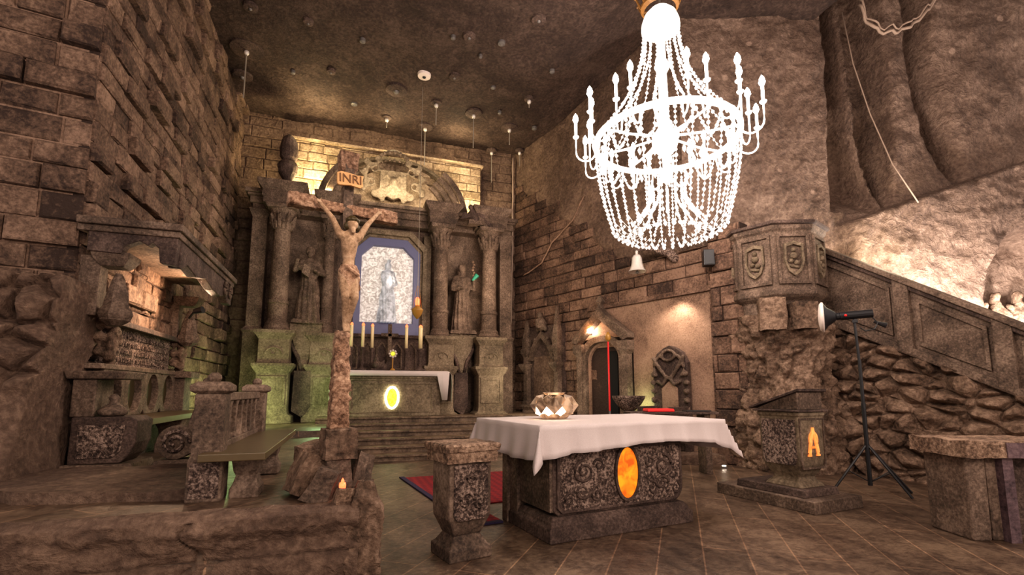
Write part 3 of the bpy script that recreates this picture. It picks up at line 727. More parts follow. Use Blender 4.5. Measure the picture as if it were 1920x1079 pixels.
for yy in (6.55, 8.95):
    b = MB()
    for k in range(9): b.ball(-2.56+.05*S(k*2.2), yy+.08*C(k*1.9), 1.64+.05*k, .065, sub=2)
    b.tube([(-2.5, yy+.13*C(a)*(1-a/9), 1.83+.2*S(a)*(1-a/9)) for a in [q*.4 for q in range(18)]], .035, 7)
    b.sculpt(.02, 1, lambda p: .012*fbm(p.x*12,p.y*12,p.z*12)); b.build('side_carving', 'rubble', stl, smooth=True)
MB().box(-2.75,-2.52,6.45,9.05,2.06,2.13,.01).build('ledge', 'dark_carved', stl, bevel=.01)
nb = brick_wall('brick_back', (-2.68, 6.5), (0, 1), (1, 0), 2.55, 2.13, 3.03, .42, .225, .035, 'brick', 21, kind=None, back=.1)
nb.data.transform(Matrix.Translation((2.3, -7.6, -.5))); nb.parent = stl; nb['label'] = 'warm lit brick back under the canopy'
for yy, xx in ((6.3, -2.42), (8.9, -2.43)):
    b = MB()
    b.lathe(xx, yy, [(.15,2.08),(.165,2.12),(.15,2.17),(.125,2.2),(.1,2.35),(.06,2.5),(.03,2.58)], 8); b.lathe(xx, yy, [(.06,2.0),(.14,2.06),(.15,2.1)], 8)
    b.sub(.1).roughen(.006, 8, 1).build('hood_bracket', 'carved', stl)
    MB().box(-2.74,-2.56,yy-.1,yy+.1,2.1,2.75).build('wall_shaft', 'carved', stl, bevel=.01)
    MB().stack(-2.46, yy, [(.1,.1,2.64),(.13,.12,2.67),(.17,.15,2.74),(.18,.16,2.79)]).build('capital', 'carved', stl, bevel=.01)
# canopy
arch = [(-2.66,3.03),(-2.66,2.78),(-2.36,2.77),(-2.33,2.86),(-2.2,2.93),(-2.12,2.88),(-2.08,2.92),(-2.02,2.86),(-2.0,2.7),(-1.86,2.68),(-1.84,3.03)]
MB().prism(arch, 6.12, 6.24).build('canopy_end', 'dark_carved', stl, bevel=.01)
fr_arch = [(6.242,3.03),(6.242,2.68),(6.3,2.68),(6.5,2.78),(6.9,2.72),(7.3,2.79),(7.7,2.72),(8.1,2.7),(8.4,2.77),(8.55,2.68),(8.8,2.68),(8.8,3.03)]
MB().prism(fr_arch, -1.96, -1.84, 'x').build('canopy_front', 'dark_carved', stl, bevel=.012)
MB().box(-2.75,-1.79,6.05,8.88,3.06,3.14,.0).build('canopy_cornice', 'carved', stl, bevel=.012)
MB().box(-2.75,-1.82,6.09,8.84,2.99,3.06).build('canopy_moulding', 'carved', stl, bevel=.012)
for yy in (8.3, 8.6):
    MB().tube([(-1.82, yy+.09*C(a)*(1-a/12), 2.85+.13*S(a)*(1-a/12)) for a in [q*.45 for q in range(20)]], .022, 6).build('canopy_scroll', 'carved', stl, smooth=True)
sl = thing('wall_spotlight', 'small black spotlight on the far bracket of the stall', 'spotlight', (-2.2, 8.45, 2.5))
MB().tube([(-2.24,8.4,2.5),(-2.12,8.36,2.53)],[.035,.055],12).build('lamp_head', 'black', sl)
MB().tube([(-2.24,8.4,2.5),(-2.38,8.7,2.44)],.018,6).build('arm', 'black', sl)

# ------------------------------------------------------------------ BENCH behind the platform edge
bn = thing('stone_bench', 'stone bench with upright balusters and brown seat board facing the crucifix', 'bench', (-.8, 5.1, .5))
for yy, f_ in ((4.2, 1), (6.05, 0)):
    MB().stack(-.95, yy, [(.115,.1,.5),(.115,.1,.8),(.1,.09,.83),(.1,.09,1.28)]).build('post', 'carved', bn, bevel=.012)
    MB().stack(-.95, yy, [(.1,.09,1.28),(.13,.12,1.3),(.13,.12,1.34),(.09,.08,1.37)]).lathe(-.95, yy, [(.03,1.36),(.05,1.39),(.045,1.42),(.02,1.44)], 12).build('post_cap', 'carved', bn, bevel=.006)
MB().box(-1.045,-.855,4.095,4.11,.53,.78).build('post_panel', 'speckled', bn, 'speckled panel on the near post')
MB().box(-1.0,-.9,4.28,5.97,1.22,1.29).box(-1.0,-.9,4.28,5.97,.84,.9).build('rail', 'carved', bn, bevel=.008)
MB().box(-.985,-.965,4.28,5.97,.9,1.22).build('back_board', 'oval_wood', bn, 'dark brown board behind the balusters')
for k in range(7):
    y = 4.42+k*.235
    MB().stack(-.945, y, [(.035,.06,.9),(.03,.035,.95),(.03,.022,1.06),(.03,.035,1.17),(.035,.06,1.22)]).build('baluster', 'carved', bn, bevel=.006)
MB().box(-.97,-.54,3.97,6.2,.8,.855).build('seat', 'bench_wood', bn, 'brown seat board', bevel=.006)
for yy in (4.3, 5.4):
    MB().stack(-.7, yy, [(.1,.12,.5),(.1,.12,.57),(.085,.1,.6),(.07,.08,.66),(.085,.1,.7),(.1,.12,.8)]).build('leg', 'carved', bn, bevel=.008)

# ------------------------------------------------------------------ REREDOS
CX = .93
re = thing('reredos', 'tall carved stone altar screen with columns and broken arch behind the high altar', 'altar screen', (CX, 12.3, .6))
MB().box(CX-3.2, CX+3.2, 12.35, 13, .6, 5.9).build('back_wall', 'carved', re)
def column(x, y, r_, fluted, base=2.62, top=4.95):
    # pedestals
    MB().stack(x, y, [(.42,.3,.6),(.42,.3,.75),(.34,.26,.8),(.32,.25,.9),(.32,.25,1.68),(.36,.28,1.74),(.42,.32,1.84),(.42,.32,1.9)]).build('lower_pedestal', 'altar_stone', re, bevel=.01)
    MB().stack(x, y, [(.33,.26,1.9),(.31,.25,1.98),(.31,.25,2.42),(.36,.29,2.5),(.41,.32,2.56),(.41,.32,2.63)]).build('upper_pedestal', 'altar_stone', re, bevel=.01)
    b = MB(); b.band([(x-.27,1.0),(x+.27,1.0),(x+.27,1.62),(x-.27,1.62)], [(x-.22,1.05),(x+.22,1.05),(x+.22,1.57),(x-.22,1.57)], y-.27, y-.24); b.build('pedestal_moulding', 'altar_stone', re, bevel=.004); b = MB()
    b.tube([(x+.17*C(a), y-.26, 2.1+.14*S(a)) for a in [PI*q/8 for q in range(9)]], .018, 6); b.tube([(x+.06*C(a), y-.26, 2.16+.07*S(a)) for a in [2*PI*q/8 for q in range(9)]], .012, 6)
    b.build('pedestal_rosette', 'altar_stone', re)
    b = MB(); seg = 24; pr = [(r_*1.35,2.63),(r_*1.4,2.68),(r_*1.25,2.74),(r_*1.25,2.78),(r_*1.05,2.84)]; b.lathe(x, y, pr, seg)
    rings = [(r_*1.02,2.84),(r_*1.02,3.22),(r_*1.12,3.24),(r_*1.12,3.3),(r_*.98,3.32),(r_*.9,top)]
    b.lathe(x, y, rings, seg, cap=False)
    b.lathe(x, y, [(r_*1.0,top-.02),(r_*1.03,top+.01),(r_*.95,top+.04)], seg)
    b.build('column_shaft', 'carved', re, smooth=False, bevel=.004)
    b = MB(); b.lathe(x, y, [(r_*.92,top),(r_*.98,top+.1),(r_*1.1,top+.3),(r_*1.5,top+.46)], 16)
    for k in range(8):
        a = 2*PI*k/8+.2
        for (h, rr, q) in ((.16, 1.05, .0), (.32, 1.2, .39)):
            aa = a+q; b.tube([(x+r_*.92*C(aa), y+r_*.92*S(aa), top), (x+r_*rr*C(aa), y+r_*rr*S(aa), top+h*.8), (x+r_*(rr+.25)*C(aa), y+r_*(rr+.25)*S(aa), top+h), (x+r_*(rr+.22)*C(aa), y+r_*(rr+.22)*S(aa), top+h-.05)], [.045,.05,.035,.02], 6)
    b.stack(x, y, [(r_*1.5,r_*1.5,top+.44),(r_*1.65,r_*1.6,top+.48),(r_*1.65,r_*1.6,top+.53)])
    b.build('capital', 'carved', re, smooth=False)
for x in (CX-2.46, CX+2.46): column(x, 11.75, .2, True)
column(CX+1.22, 11.85, .185, False); column(CX-1.45+.0, 12.05, .13, False)
# flat pilasters at the sides and beside the window
for x in (CX-2.98, CX+3.0):
    MB().stack(x, 12.2, [(.2,.2,.6),(.2,.2,2.6),(.24,.24,2.66),(.16,.18,2.75),(.16,.18,5.3),(.24,.24,5.5)]).build('side_pilaster', 'carved', re, bevel=.012)
for x in (CX-.98, CX+.92):
    MB().stack(x, 12.28, [(.13,.14,.73),(.13,.14,2.55),(.15,.16,2.6),(.1,.12,2.7),(.1,.12,5.3)]).build('window_pilaster', 'altar_stone', re, bevel=.01)
# entablature
for (x0, x1, y0) in ((CX-2.86, CX-2.08, 11.5), (CX+2.08, CX+2.86, 11.5), (CX+.88, CX+1.58, 11.6), (CX-1.7, CX-.9, 11.8)):
    b = MB(); b.stack((x0+x1)/2, (y0+12.5)/2, [((x1-x0)/2, (12.5-y0)/2, 5.5), ((x1-x0)/2, (12.5-y0)/2, 5.62), ((x1-x0)/2+.03, (12.5-y0)/2+.03, 5.66), ((x1-x0)/2+.02,(12.5-y0)/2+.02,5.8), ((x1-x0)/2+.12, (12.5-y0)/2+.1, 5.93), ((x1-x0)/2+.13, (12.5-y0)/2+.11, 6.02)])
    b.build('entablature_block', 'carved', re, bevel=.012)
MB().box(CX-3.15, CX+3.15, 12.0, 12.6, 5.45, 5.62).box(CX-3.2, CX+3.2, 11.95, 12.6, 5.62, 5.78).box(CX-3.3, CX+3.3, 11.85, 12.6, 5.84, 5.94).box(CX-3.25, CX+3.25, 11.9, 12.6, 5.78, 5.84).build('entablature', 'carved', re, bevel=.012)
# window surround
def octo(cx, hw, z0, z1, c): return [(cx-hw,z0),(cx+hw,z0),(cx+hw,z1-c),(cx+hw-c,z1),(cx-hw+c,z1),(cx-hw,z1-c)]
WX = .87
MB().band(octo(WX,.98,2.5,5.35,.4), octo(WX,.86,2.55,5.22,.36), 12.12, 12.4).band(octo(WX,.86,2.5,5.22,.36), octo(WX,.78,2.6,5.12,.32), 12.2, 12.4).build('window_moulding', 'altar_stone', re, bevel=.015)
MB().band(octo(WX,.8,2.66,5.14,.33), octo(WX,.64,2.98,4.94,.27), 12.18, 12.38).build('window_frame', 'blue_frame', re, 'blue violet chamfered frame', bevel=.012)
nic = thing('backlit_statue', 'white glowing salt statue standing in the backlit window above the high altar', 'statue', (.9, 12.24, 2.98))
MB().prism(octo(WX,.65,2.97,4.95,.27), 12.32, 12.36).build('backlit_panel', 'backlit', nic)
b = MB(fr(.88, 12.27, 2.98)); H = 1.7
b.tube([(0,0,0),(0,0,.5),(0,0,1.0),(0,0,1.3)], [.26,.2,.14,.1], 14); b.ball(0,0,1.46,.09,sz=1.2); b.cap((-.1,0,1.28),(.1,0,1.28),.07,.07)
b.cap((-.13,0,1.25),(-.12,-.03,1.05),.05,.045); b.cap((-.12,-.03,1.05),(0,-.07,1.08),.04,.035); b.cap((.13,0,1.25),(.2,-.03,1.0),.05,.045); b.cap((.2,-.03,1.0),(.05,-.07,.95),.04,.035); b.ball(.02,-.03,1.6,.06,sz=.6)
b.sculpt(.022, 3, lambda p: .012*S((p.x-.88)*90+p.z*3)*sm(4.5,3.6,p.z) if True else 0); b.build('figure', 'backlit_fig', nic, 'robed figure', smooth=True)
MB().ball(.93,12.14,4.03,.035).build('lamp', 'bulb', nic, 'small bright light at the chest', smooth=True)

# attic wall and broken arch
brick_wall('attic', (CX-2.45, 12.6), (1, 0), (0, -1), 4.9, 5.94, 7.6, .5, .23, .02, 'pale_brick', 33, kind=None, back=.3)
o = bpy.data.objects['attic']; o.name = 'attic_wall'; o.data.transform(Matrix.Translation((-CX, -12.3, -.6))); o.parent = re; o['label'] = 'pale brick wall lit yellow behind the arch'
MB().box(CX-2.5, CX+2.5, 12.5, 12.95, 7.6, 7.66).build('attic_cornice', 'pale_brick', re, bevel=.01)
def arc(cx, cz, r_, a0, a1, n): return [(cx+r_*C(R(a0+(a1-a0)*i/n)), cz+.86*r_*S(R(a0+(a1-a0)*i/n))) for i in range(n+1)]
ACX, ACZ = 1.0, 5.86
for a0, a1 in ((128, 180), (0, 48)):
    b = MB()
    for r0, r1, y in ((1.86, 1.72, 12.0), (1.72, 1.56, 12.1), (1.56, 1.42, 12.2), (1.42, 1.3, 12.32)):
        b.band(arc(ACX,ACZ,r0,a0,a1,14), arc(ACX,ACZ,r1,a0,a1,14), y, 12.58, closed=False)
    b.build('arch_segment', 'carved', re, bevel=.012)
b = MB(); b.band(arc(ACX,ACZ,1.84,48,128,18), arc(ACX,ACZ,1.74,48,128,18), 12.4, 12.58, closed=False); b.build('arch_crown', 'altar_stone', re, bevel=.01)
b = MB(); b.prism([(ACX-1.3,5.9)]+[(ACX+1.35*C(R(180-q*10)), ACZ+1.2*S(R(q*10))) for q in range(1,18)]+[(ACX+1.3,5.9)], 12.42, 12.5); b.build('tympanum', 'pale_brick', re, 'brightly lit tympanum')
# coat of arms
ca = thing('coat_of_arms', 'carved coat of arms with crown and scrolling leaves above the high altar', 'carving', (.93, 12.2, 5.95))
b = MB(); b.prism([(.6,6.95),(.6,6.45),(.7,6.28),(.93,6.15),(1.16,6.28),(1.26,6.45),(1.26,6.95)], 12.12, 12.3)
for sg in (-1, 1):
    def sc2(cx, cz, r_, t, s_, th, ph):
        pts = [( .93+sg*(cx-.93)+sg*r_*(1-.8*k/20)*C(ph+s_*t*2*PI*k/20), 12.15, cz+r_*(1-.8*k/20)*S(ph+s_*t*2*PI*k/20)) for k in range(21)]
        b.tube(pts, th, 6)
    for cx, cz, rr, t, s_, ph in ((1.42,6.95,.16,1.3,1,0),(1.5,6.6,.17,1.4,-1,1),(1.38,6.3,.14,1.3,1,2),(1.65,6.85,.11,1.2,-1,0),(1.68,6.4,.11,1.2,1,1),(1.3,7.18,.1,1.2,1,0),(1.58,7.1,.09,1.2,-1,2),(1.2,6.15,.09,1.2,1,0)): sc2(cx, cz, rr, t, s_, .034, ph)
b.ball(.93,12.14,6.62,.12,sz=1.3); b.tube([(.75,12.1,6.8),(.93,12.08,6.6),(1.1,12.1,6.8)],.035,6); b.tube([(.75,12.1,6.4),(.93,12.08,6.6),(1.1,12.1,6.4)],.035,6)
b.sculpt(.03, 1, lambda p: .012*fbm(p.x*9,p.y*9,p.z*9)); b.build('shield_scrollwork', 'altar_stone', ca, smooth=True)
b = MB(); b.lathe(.93,12.2,[(.3,7.0),(.34,7.05),(.32,7.1),(.3,7.1)],20,cap=False)
for k in range(9):
    a = PI+PI*k/8; b.tube([(.93+.3*C(a),12.2+.3*S(a),7.08),(.93+.36*C(a),12.2+.36*S(a),7.28),(.93+.2*C(a),12.2+.2*S(a),7.42),(.93,12.2,7.4)],.035,6); b.ball(.93+.36*C(a),12.2+.36*S(a),7.3,.05,sub=1)
b.ball(.93,12.2,7.47,.07); b.sculpt(.028,1); b.build('crown', 'carved', ca, smooth=True)
# urn at left top, garland at right top
ur = thing('stone_urn', 'dark carved stone urn on the left end of the altar screen top', 'urn', (-1.52, 11.95, 6.0))
MB(fr(-1.52,11.95,6.0)).lathe(0,0,[(.17,.02),(.18,.1),(.1,.16),(.08,.22),(.2,.42),(.23,.58),(.17,.68),(.13,.72),(.19,.8),(.2,1.0),(.17,1.2),(.1,1.32),(.03,1.38)],14).sub(.12).roughen(.02,6,4).build('vase', 'dark_carved', ur)
MB(fr(-1.52,11.95,6.0)).stack(0,0,[(.24,.24,0),(.24,.24,.03),(.2,.2,.05)]).build('foot', 'dark_carved', ur)
gl = thing('carved_eagle', 'small dark carved bird with spread wing on the right of the altar screen cornice', 'carving', (2.95, 11.5, 5.5))
b = MB(fr(2.95,11.5,5.62)); b.cap((0,0,.0),(-.08,0,.22),.11,.08); b.ball(-.13,-.02,.34,.07); 
for k in range(7): b.cap((.05,0,.2),(.22+.05*k,0,.36-.1*k),.04,.025,6)
for k in range(4): b.cap((-.1,0,.1),(-.3-.03*k,0,.2-.06*k),.035,.02,6)
b.sculpt(.02,1); b.build('body', 'dark_carved', gl, smooth=True)
MB(fr(2.95,11.5,5.5)).box(-.2,.2,-.1,.1,0,.12,.02).build('perch', 'carved', gl)

# statues
def statue(name, lab, x, y, z, H, mat, arm, rz=0, extra=None, seed=0):
    t = thing(name, lab, 'statue', (x, y, z), rz); F = fr(x, y, z, rz); b = MB(F); k = H/1.8
    def P(*q): return tuple(v*k for v in q)
    b.tube([P(0,0,.0), P(0,0,.35), P(.02,0,.8), P(0,0,1.1), P(0,0,1.42)], [.27*k,.24*k,.2*k,.17*k,.15*k], 16)
    b.cap(P(-.15,0,1.42), P(.15,0,1.42), .09*k, .09*k); b.cap(P(0,0,1.45), P(0,-.02,1.56), .06*k, .05*k)
    b.ball(*P(0,-.03,1.67), .095*k, sz=1.25); b.ball(*P(0,-.125,1.66), .02*k, sub=1)
    for (sh, el, ha) in arm: b.cap(P(*sh), P(*el), .075*k, .06*k); b.cap(P(*el), P(*ha), .06*k, .04*k); b.ball(*P(*ha), .045*k)
    b.cap(P(-.16,-.1,1.3), P(.14,-.16,.75), .06*k, .07*k); b.cap(P(.16,-.1,1.2), P(-.05,-.2,.6), .05*k, .06*k); b.cap(P(.08,-.12,.75), P(.14,-.16,.08), .09*k, .11*k); b.cap(P(-.1,-.12,.7), P(-.12,-.15,.06), .08*k, .1*k)
    c0 = F @ Vector((0, 0, 0))
    def dsp(p):
        a = math.atan2(p.y-c0.y, p.x-c0.x); zz = (p.z-c0.z)/k
        return .02*k*S(a*13+zz*2.2+seed)*sm(1.3, .7, zz)+.008*fbm(p.x*12,p.y*12,p.z*12)
    b.sculpt(.024*k, 2, dsp); b.build('body_figure', mat, t, 'robed standing figure', smooth=True)
    MB(F).stack(0,0,[(.33*k,.26*k,-.0),(.33*k,.26*k,.05),(.29*k,.23*k,.1)]).build('base', mat, t, bevel=.01)
    if extra: extra(F, t, k)
    return t
def beard(F, t, k):
    b = MB(F); b.ball(0,-.09*k,1.6*k,.06*k,sz=1.4); b.ball(0,.0,1.71*k,.105*k,sz=1.05); b.sculpt(.018*k,1); b.build('hair', 'carved', t, smooth=True)
    MB(F).prism([(-.17*k,1.12*k),(-.02*k,1.02*k),(.02*k,1.24*k),(-.12*k,1.34*k)], -.3*k, -.24*k).build('book', 'carved', t, 'open book', bevel=.01)
statue('carved_statue', 'grey carved bearded saint with raised arms standing left of the lit window', -.93, 11.95, 2.82, 1.85, 'carved',
       [((-.18,0,1.4),(-.3,-.1,1.2),(-.26,-.22,1.42)), ((.18,0,1.4),(.3,-.1,1.15),(.1,-.25,1.2))], .1, beard)
def staff(F, t, k):
    b = MB(F); b.ball(0,.0,1.7*k,.11*k,sz=1.1); b.cap((0,.05,1.65*k),(0,.08,1.3*k),.1*k,.12*k); b.sculpt(.018*k,1); b.build('veil', 'carved', t, smooth=True)
    MB(F).tube([(.22*k,-.2*k,1.35*k),(.34*k,-.22*k,1.5*k)],[.03*k,.06*k],8).build('green_sash', 'green', t, 'green ribbon')
    b = MB(F)
    for q in range(6): b.ball(.26*k+.02*S(q*2), -.14*k, (1.5+q*.07)*k, .035*k, sub=1)
    b.build('palm_branch', 'sandy', t, 'pale branch')
statue('carved_statue', 'grey carved veiled saint with green ribbon standing right of the lit window', 2.72, 11.95, 2.72, 1.85, 'carved',
       [((-.18,0,1.4),(-.26,-.08,1.12),(-.05,-.24,1.15)), ((.18,0,1.4),(.28,-.1,1.15),(.26,-.2,1.36))], .0, staff, 2)
# scroll consoles under the statues
for x in (-.93, 2.72):
    zt = 2.82 if x < 0 else 2.72
    b = MB(); b.stack(x, 12.05, [(.1,.12,1.0),(.13,.14,1.2),(.16,.17,1.9),(.2,.2,2.2),(.3,.28,2.55),(.34,.3,2.62),(.34,.3,zt)]); b.build('statue_console', 'altar_stone', re, bevel=.015)
    b = MB()
    for sg in (-1, 1): b.tube([(x+sg*.3,11.9,2.5),(x+sg*.27,11.88,2.3),(x+sg*.14,11.86,2.05),(x+sg*.05,11.84,1.7)],[.05,.05,.05,.03],7)
    b.build('console_scroll', 'dark_carved', re, smooth=True)
    b = MB(); b.prism([(x-.2,1.75),(x+.14,1.75),(x+.16,.95),(x+.02,.7),(x-.22,.85)], 11.75, 11.9); b.build('console_board', 'dark_carved', re, 'dark brown hanging board', bevel=.01)

# high altar
ha = thing('high_altar', 'plain stone high altar with glowing yellow oval on the steps before the screen', 'altar', (.98, 11.5, .73))
MB().box(-.12, 2.08, 11.25, 11.9, .73, 1.6).build('body', 'altar_stone', ha, bevel=.012)
MB().box(-.2, 2.16, 11.18, 11.9, 1.58, 1.73).box(-.16,2.12,11.22,11.9,1.53,1.58).build('table_slab', 'altar_stone', ha, bevel=.01)
MB().band([(.05,.82),(1.92,.82),(1.92,1.5),(.05,1.5)],[(.1,.87),(1.87,.87),(1.87,1.45),(.1,1.45)],11.23,11.26).build('front_moulding', 'altar_stone', ha)
MB().band(ell(.98,1.15,.16,.26), ell(.98,1.15,.115,.21), 11.2, 11.26).build('oval_rim', 'white_rim', ha, 'white lit rim')
MB().prism(ell(.98,1.15,.118,.212), 11.215, 11.255).build('oval_light', 'yellow_glow', ha, 'glowing yellow oval')
def cloth2():
    b = MB(); xs = [(-.34,1.06),(-.345,1.3),(-.33,1.6),(-.31,1.72),(-.25,1.755)]+[(-.2+2.42*i/20,1.757) for i in range(1,21)]+[(2.28,1.74),(2.33,1.66),(2.345,1.4),(2.335,1.05)]
    n_ = len(xs); g = []
    for k, (x, z) in enumerate(xs):
        row = []
        for (y, dz, m_) in ((11.9,0,0),(11.5,0,0),(11.15,0,0),(11.125,-.03,1),(11.12,-.12,1)):
            inner = 4 <= k <= n_-5
            if 2.06 < x < 2.3 and m_: dz = -.03 if dz > -.1 else -.67
            row.append(b.v(x+(.01*S(y*40) if not inner else 0), y, z+(dz if inner else 0)))
        g.append(row)
    for a, c in zip(g, g[1:]):
        for j in range(4): b.face([a[j], c[j], c[j+1], a[j+1]])
    o = b.build('altar_cloth', 'cloth', smooth=True); s_ = o.modifiers.new('s','SOLIDIFY'); s_.thickness = .006
    tag(o, 'long white cloth on the far high altar hanging down at its right end', 'tablecloth')
cloth2()
gr = thing('altar_shelf', 'carved dark stone shelf with arches standing at the back of the high altar', 'shelf', (.9, 11.9, 1.77))
MB().box(-.15,1.95,11.8,12.05,1.77,2.56).box(-.22,2.0,11.74,12.1,2.56,2.64).build('shelf_body', 'dark_carved', gr, bevel=.01)
for k in range(6):
    x = .08+k*.34
    MB().band([(x-.14,1.8),(x+.14,1.8),(x+.14,2.3),(x,2.48),(x-.14,2.3)],[(x-.1,1.84),(x+.1,1.84),(x+.1,2.28),(x,2.42),(x-.1,2.28)],11.77,11.82).build('arch_panel', 'carved', gr)
# candlesticks
def candlestick(x, z=1.77, h=.52):
    t = thing('candlestick', '', 'candlestick', (x, 11.45, z), 0, 'candlesticks on the high altar'); F = fr(x, 11.45, z)
    MB(F).lathe(0,0,[(.1,0),(.1,.03),(.05,.06),(.03,.1),(.05,.15),(.03,.2),(.028,h-.1),(.06,h-.03),(.065,h)],12).build('stick', 'dark_carved', t, smooth=True)
    MB(F).lathe(0,0,[(.036,h),(.036,h+.5),(.01,h+.52)],10).build('candle', 'wax', t, 'pale yellow candle', smooth=True)
    MB(F).lathe(0,0,[(.03,h+.5),(.035,h+.53),(.012,h+.57)],8).build('candle_tip', 'red_glow', t, 'red tip', smooth=True)
    return t
p0 = candlestick(.06)
xs_ = [(.06,'leftmost candlestick on the high altar, beside the crucifix post'),(.31,'second candlestick from the left, one of the close pair'),(.52,'third candlestick from the left, one of the close pair'),(1.29,'candlestick just right of the altar cross'),(1.62,'rightmost and thickest candlestick, under the hanging lamp')]
p0['label'] = xs_[0][1]
for x, l in xs_[1:]:
    c = copy_tree(p0); c.location = (x, 11.45 if x != .52 else 11.55, 1.77); c['label'] = l
    if x == 1.62: c.scale = (1.35, 1.35, 1)
ac = thing('altar_cross', 'small dark carved cross standing in the middle of the high altar', 'cross', (.92, 11.6, 1.77))
F = fr(.92, 11.6, 1.77)
MB(F).stack(0,0,[(.16,.12,0),(.16,.12,.08),(.1,.08,.14),(.06,.06,.2),(.05,.05,.4)]).build('base', 'dark_carved', ac, bevel=.006)
MB(F).box(-.045,.045,-.03,.03,.4,1.1).box(-.2,.2,-.03,.03,.8,.88).build('cross_bars', 'carved', ac, bevel=.008)
mo = thing('round_monstrance', 'small round pale star shaped ornament with glowing centre on the high altar', 'ornament', (.98, 11.35, 1.77))
F = fr(.98, 11.35, 1.77)
MB(F).lathe(0,0,[(.06,0),(.05,.03),(.015,.05),(.015,.28)],10).build('stem', 'gold_paint', mo)
b = MB(F @ Matrix.Translation((0,0,.38)))
for k in range(8): a = 2*PI*k/8; b.ball(.075*C(a), 0, .075*S(a), .032, sub=1)
b.build('petals', 'cloth', mo, 'pale petals', smooth=True)
MB(F @ Matrix.Translation((0,-.02,.38))).ball(0,0,0,.045).build('centre', 'yellow_glow', mo, smooth=True)
cv = thing('dark_figurine', 'low dark carved figure group beside the small altar cross', 'figurine', (.64, 11.27, 1.77))
b = MB(fr(.64,11.27,1.77)); b.ball(0,0,.1,.13,sz=.8); b.ball(.12,0,.07,.09); b.ball(-.02,0,.24,.06); b.cap((.05,0,.1),(.14,-.02,.2),.04,.03); b.sculpt(.02,1); b.build('figurine_body', 'dark_carved', cv, smooth=True)
MB(fr(.64,11.27,1.77)).box(-.14,.2,-.09,.09,0,.03).build('base', 'dark_carved', cv)

# hanging sanctuary lamp
hl = thing('sanctuary_lamp', 'hanging gold sanctuary lamp with red glass right of the lit window', 'lamp', (1.40, 10.5, 3.0))
F = fr(1.40, 10.5, 3.0)
MB(F).lathe(0,0,[(.01,-.14),(.05,-.1),(.1,-.03),(.12,.04),(.13,.07),(.07,.12),(.05,.16)],16).build('bowl', 'gold_paint', hl, smooth=True)
MB(F).lathe(0,0,[(.04,.14),(.05,.2),(.045,.3),(.03,.34)],12).build('red_glass', 'red_glow', hl, 'red glass', smooth=True)
MB(F).tube([(0,0,.3),(0,0,5.34)], .006, 5).build('chain', 'wire', hl)
for k in range(3): a = 2*PI*k/3+.4; MB(F).tube([(.12*C(a),.12*S(a),.06),(.02*C(a),.02*S(a),.6)], .005, 4).build('hanger', 'gold_paint', hl)

# ------------------------------------------------------------------ RIGHT WALL
# gothic shrine
gs = thing('gothic_shrine', 'carved gothic wall shrine with two pinnacles left of the lit doorway', 'shrine', RW(1.4, 0, .6))
MB(RF).box(.65,2.1,-.12,.0,.4,3.0).build('back_slab', 'dark_carved', gs)
for x, h in ((.8, 3.2), (2.0, 3.45)):
    b = MB(RF); b.stack(x, -.2, [(.1,.1,.6),(.1,.1,1.0),(.07,.07,1.05),(.07,.07,2.2),(.12,.12,2.3),(.13,.13,2.4),(.09,.09,2.45),(.1,.1,2.6),(.02,.02,h)])
    for k in range(5):
        for sg in (-1, 1): b.ball(x+sg*(.1-.015*k), -.22, 2.5+.13*k*(h/3.3), .035, sub=1)
    b.build('pinnacle', 'carved', gs)
    MB(RF).stack(x, -.26, [(.02,.02,1.75),(.14,.12,1.95),(.15,.13,2.02),(.02,.02,2.03)]).build('corbel', 'carved', gs)
b = MB(RF); ga = [(.9,2.1),(1.0,2.4),(1.15,2.62),(1.4,2.85),(1.65,2.62),(1.8,2.4),(1.9,2.1)]; gi = [(1.0,2.1),(1.08,2.32),(1.2,2.5),(1.4,2.68),(1.6,2.5),(1.72,2.32),(1.8,2.1)]
b.band(ga, gi, -.25, -.08, closed=False); 
for k, (x, z) in enumerate(ga): b.ball(x, -.22, z+.04, .045, sub=1)
b.build('pointed_arch', 'carved', gs)
b = MB(RF); b.ball(1.4,-.22,3.05,.16,sz=1.2); b.ball(1.4,-.25,3.28,.09); b.cap((1.25,-.2,2.9),(1.4,-.22,3.1),.06,.06); b.cap((1.55,-.2,2.9),(1.4,-.22,3.1),.06,.06); b.sculpt(.03,1,lambda p:.02*fbm(p.x*9,p.y*9,p.z*9)); b.build('finial', 'carved', gs, smooth=True)
MB(RF).box(1.02,1.78,-.14,-.11,.9,2.2).build('recess_panel', 'rock', gs)
MB(RF).stack(1.4,-.2,[(.6,.16,.55),(.6,.16,.8),(.7,.2,.88),(.7,.2,.94)]).build('base', 'carved', gs, bevel=.01)

# doorway
dr = thing('door_portal', 'carved stone arched doorway with gable and glowing orange lamp in the right wall', 'doorway', RW(3.4, 0, .16))
def parch(cx, hw, zs, h, n=8):
    return [(cx-hw, .16)]+[(cx-hw*C(PI/2*i/n)**.9 if i < n else cx, zs+h*S(PI/2*i/n)) for i in range(n+1)]+[(cx+hw*C(PI/2*(n-i)/n)**.9 if i > 0 else cx, zs+h*S(PI/2*(n-i)/n)) for i in range(1, n+1)]+[(cx+hw, .16)]
b = MB(RF); b.band(parch(3.4,.68,2.05,.52), parch(3.4,.5,2.0,.42), -.16, .05, closed=False); b.build('arch_frame', 'carved', dr, bevel=.012)
b = MB(RF); b.band(parch(3.4,.52,2.0,.44), parch(3.4,.46,1.98,.38), -.05, .3, closed=False); b.build('inner_frame', 'plaster', dr, bevel=.008)
b = MB(RF); b.prism(parch(3.4,.49,2.0,.42), .04, .1); b.build('door_leaf', 'rubble', dr)
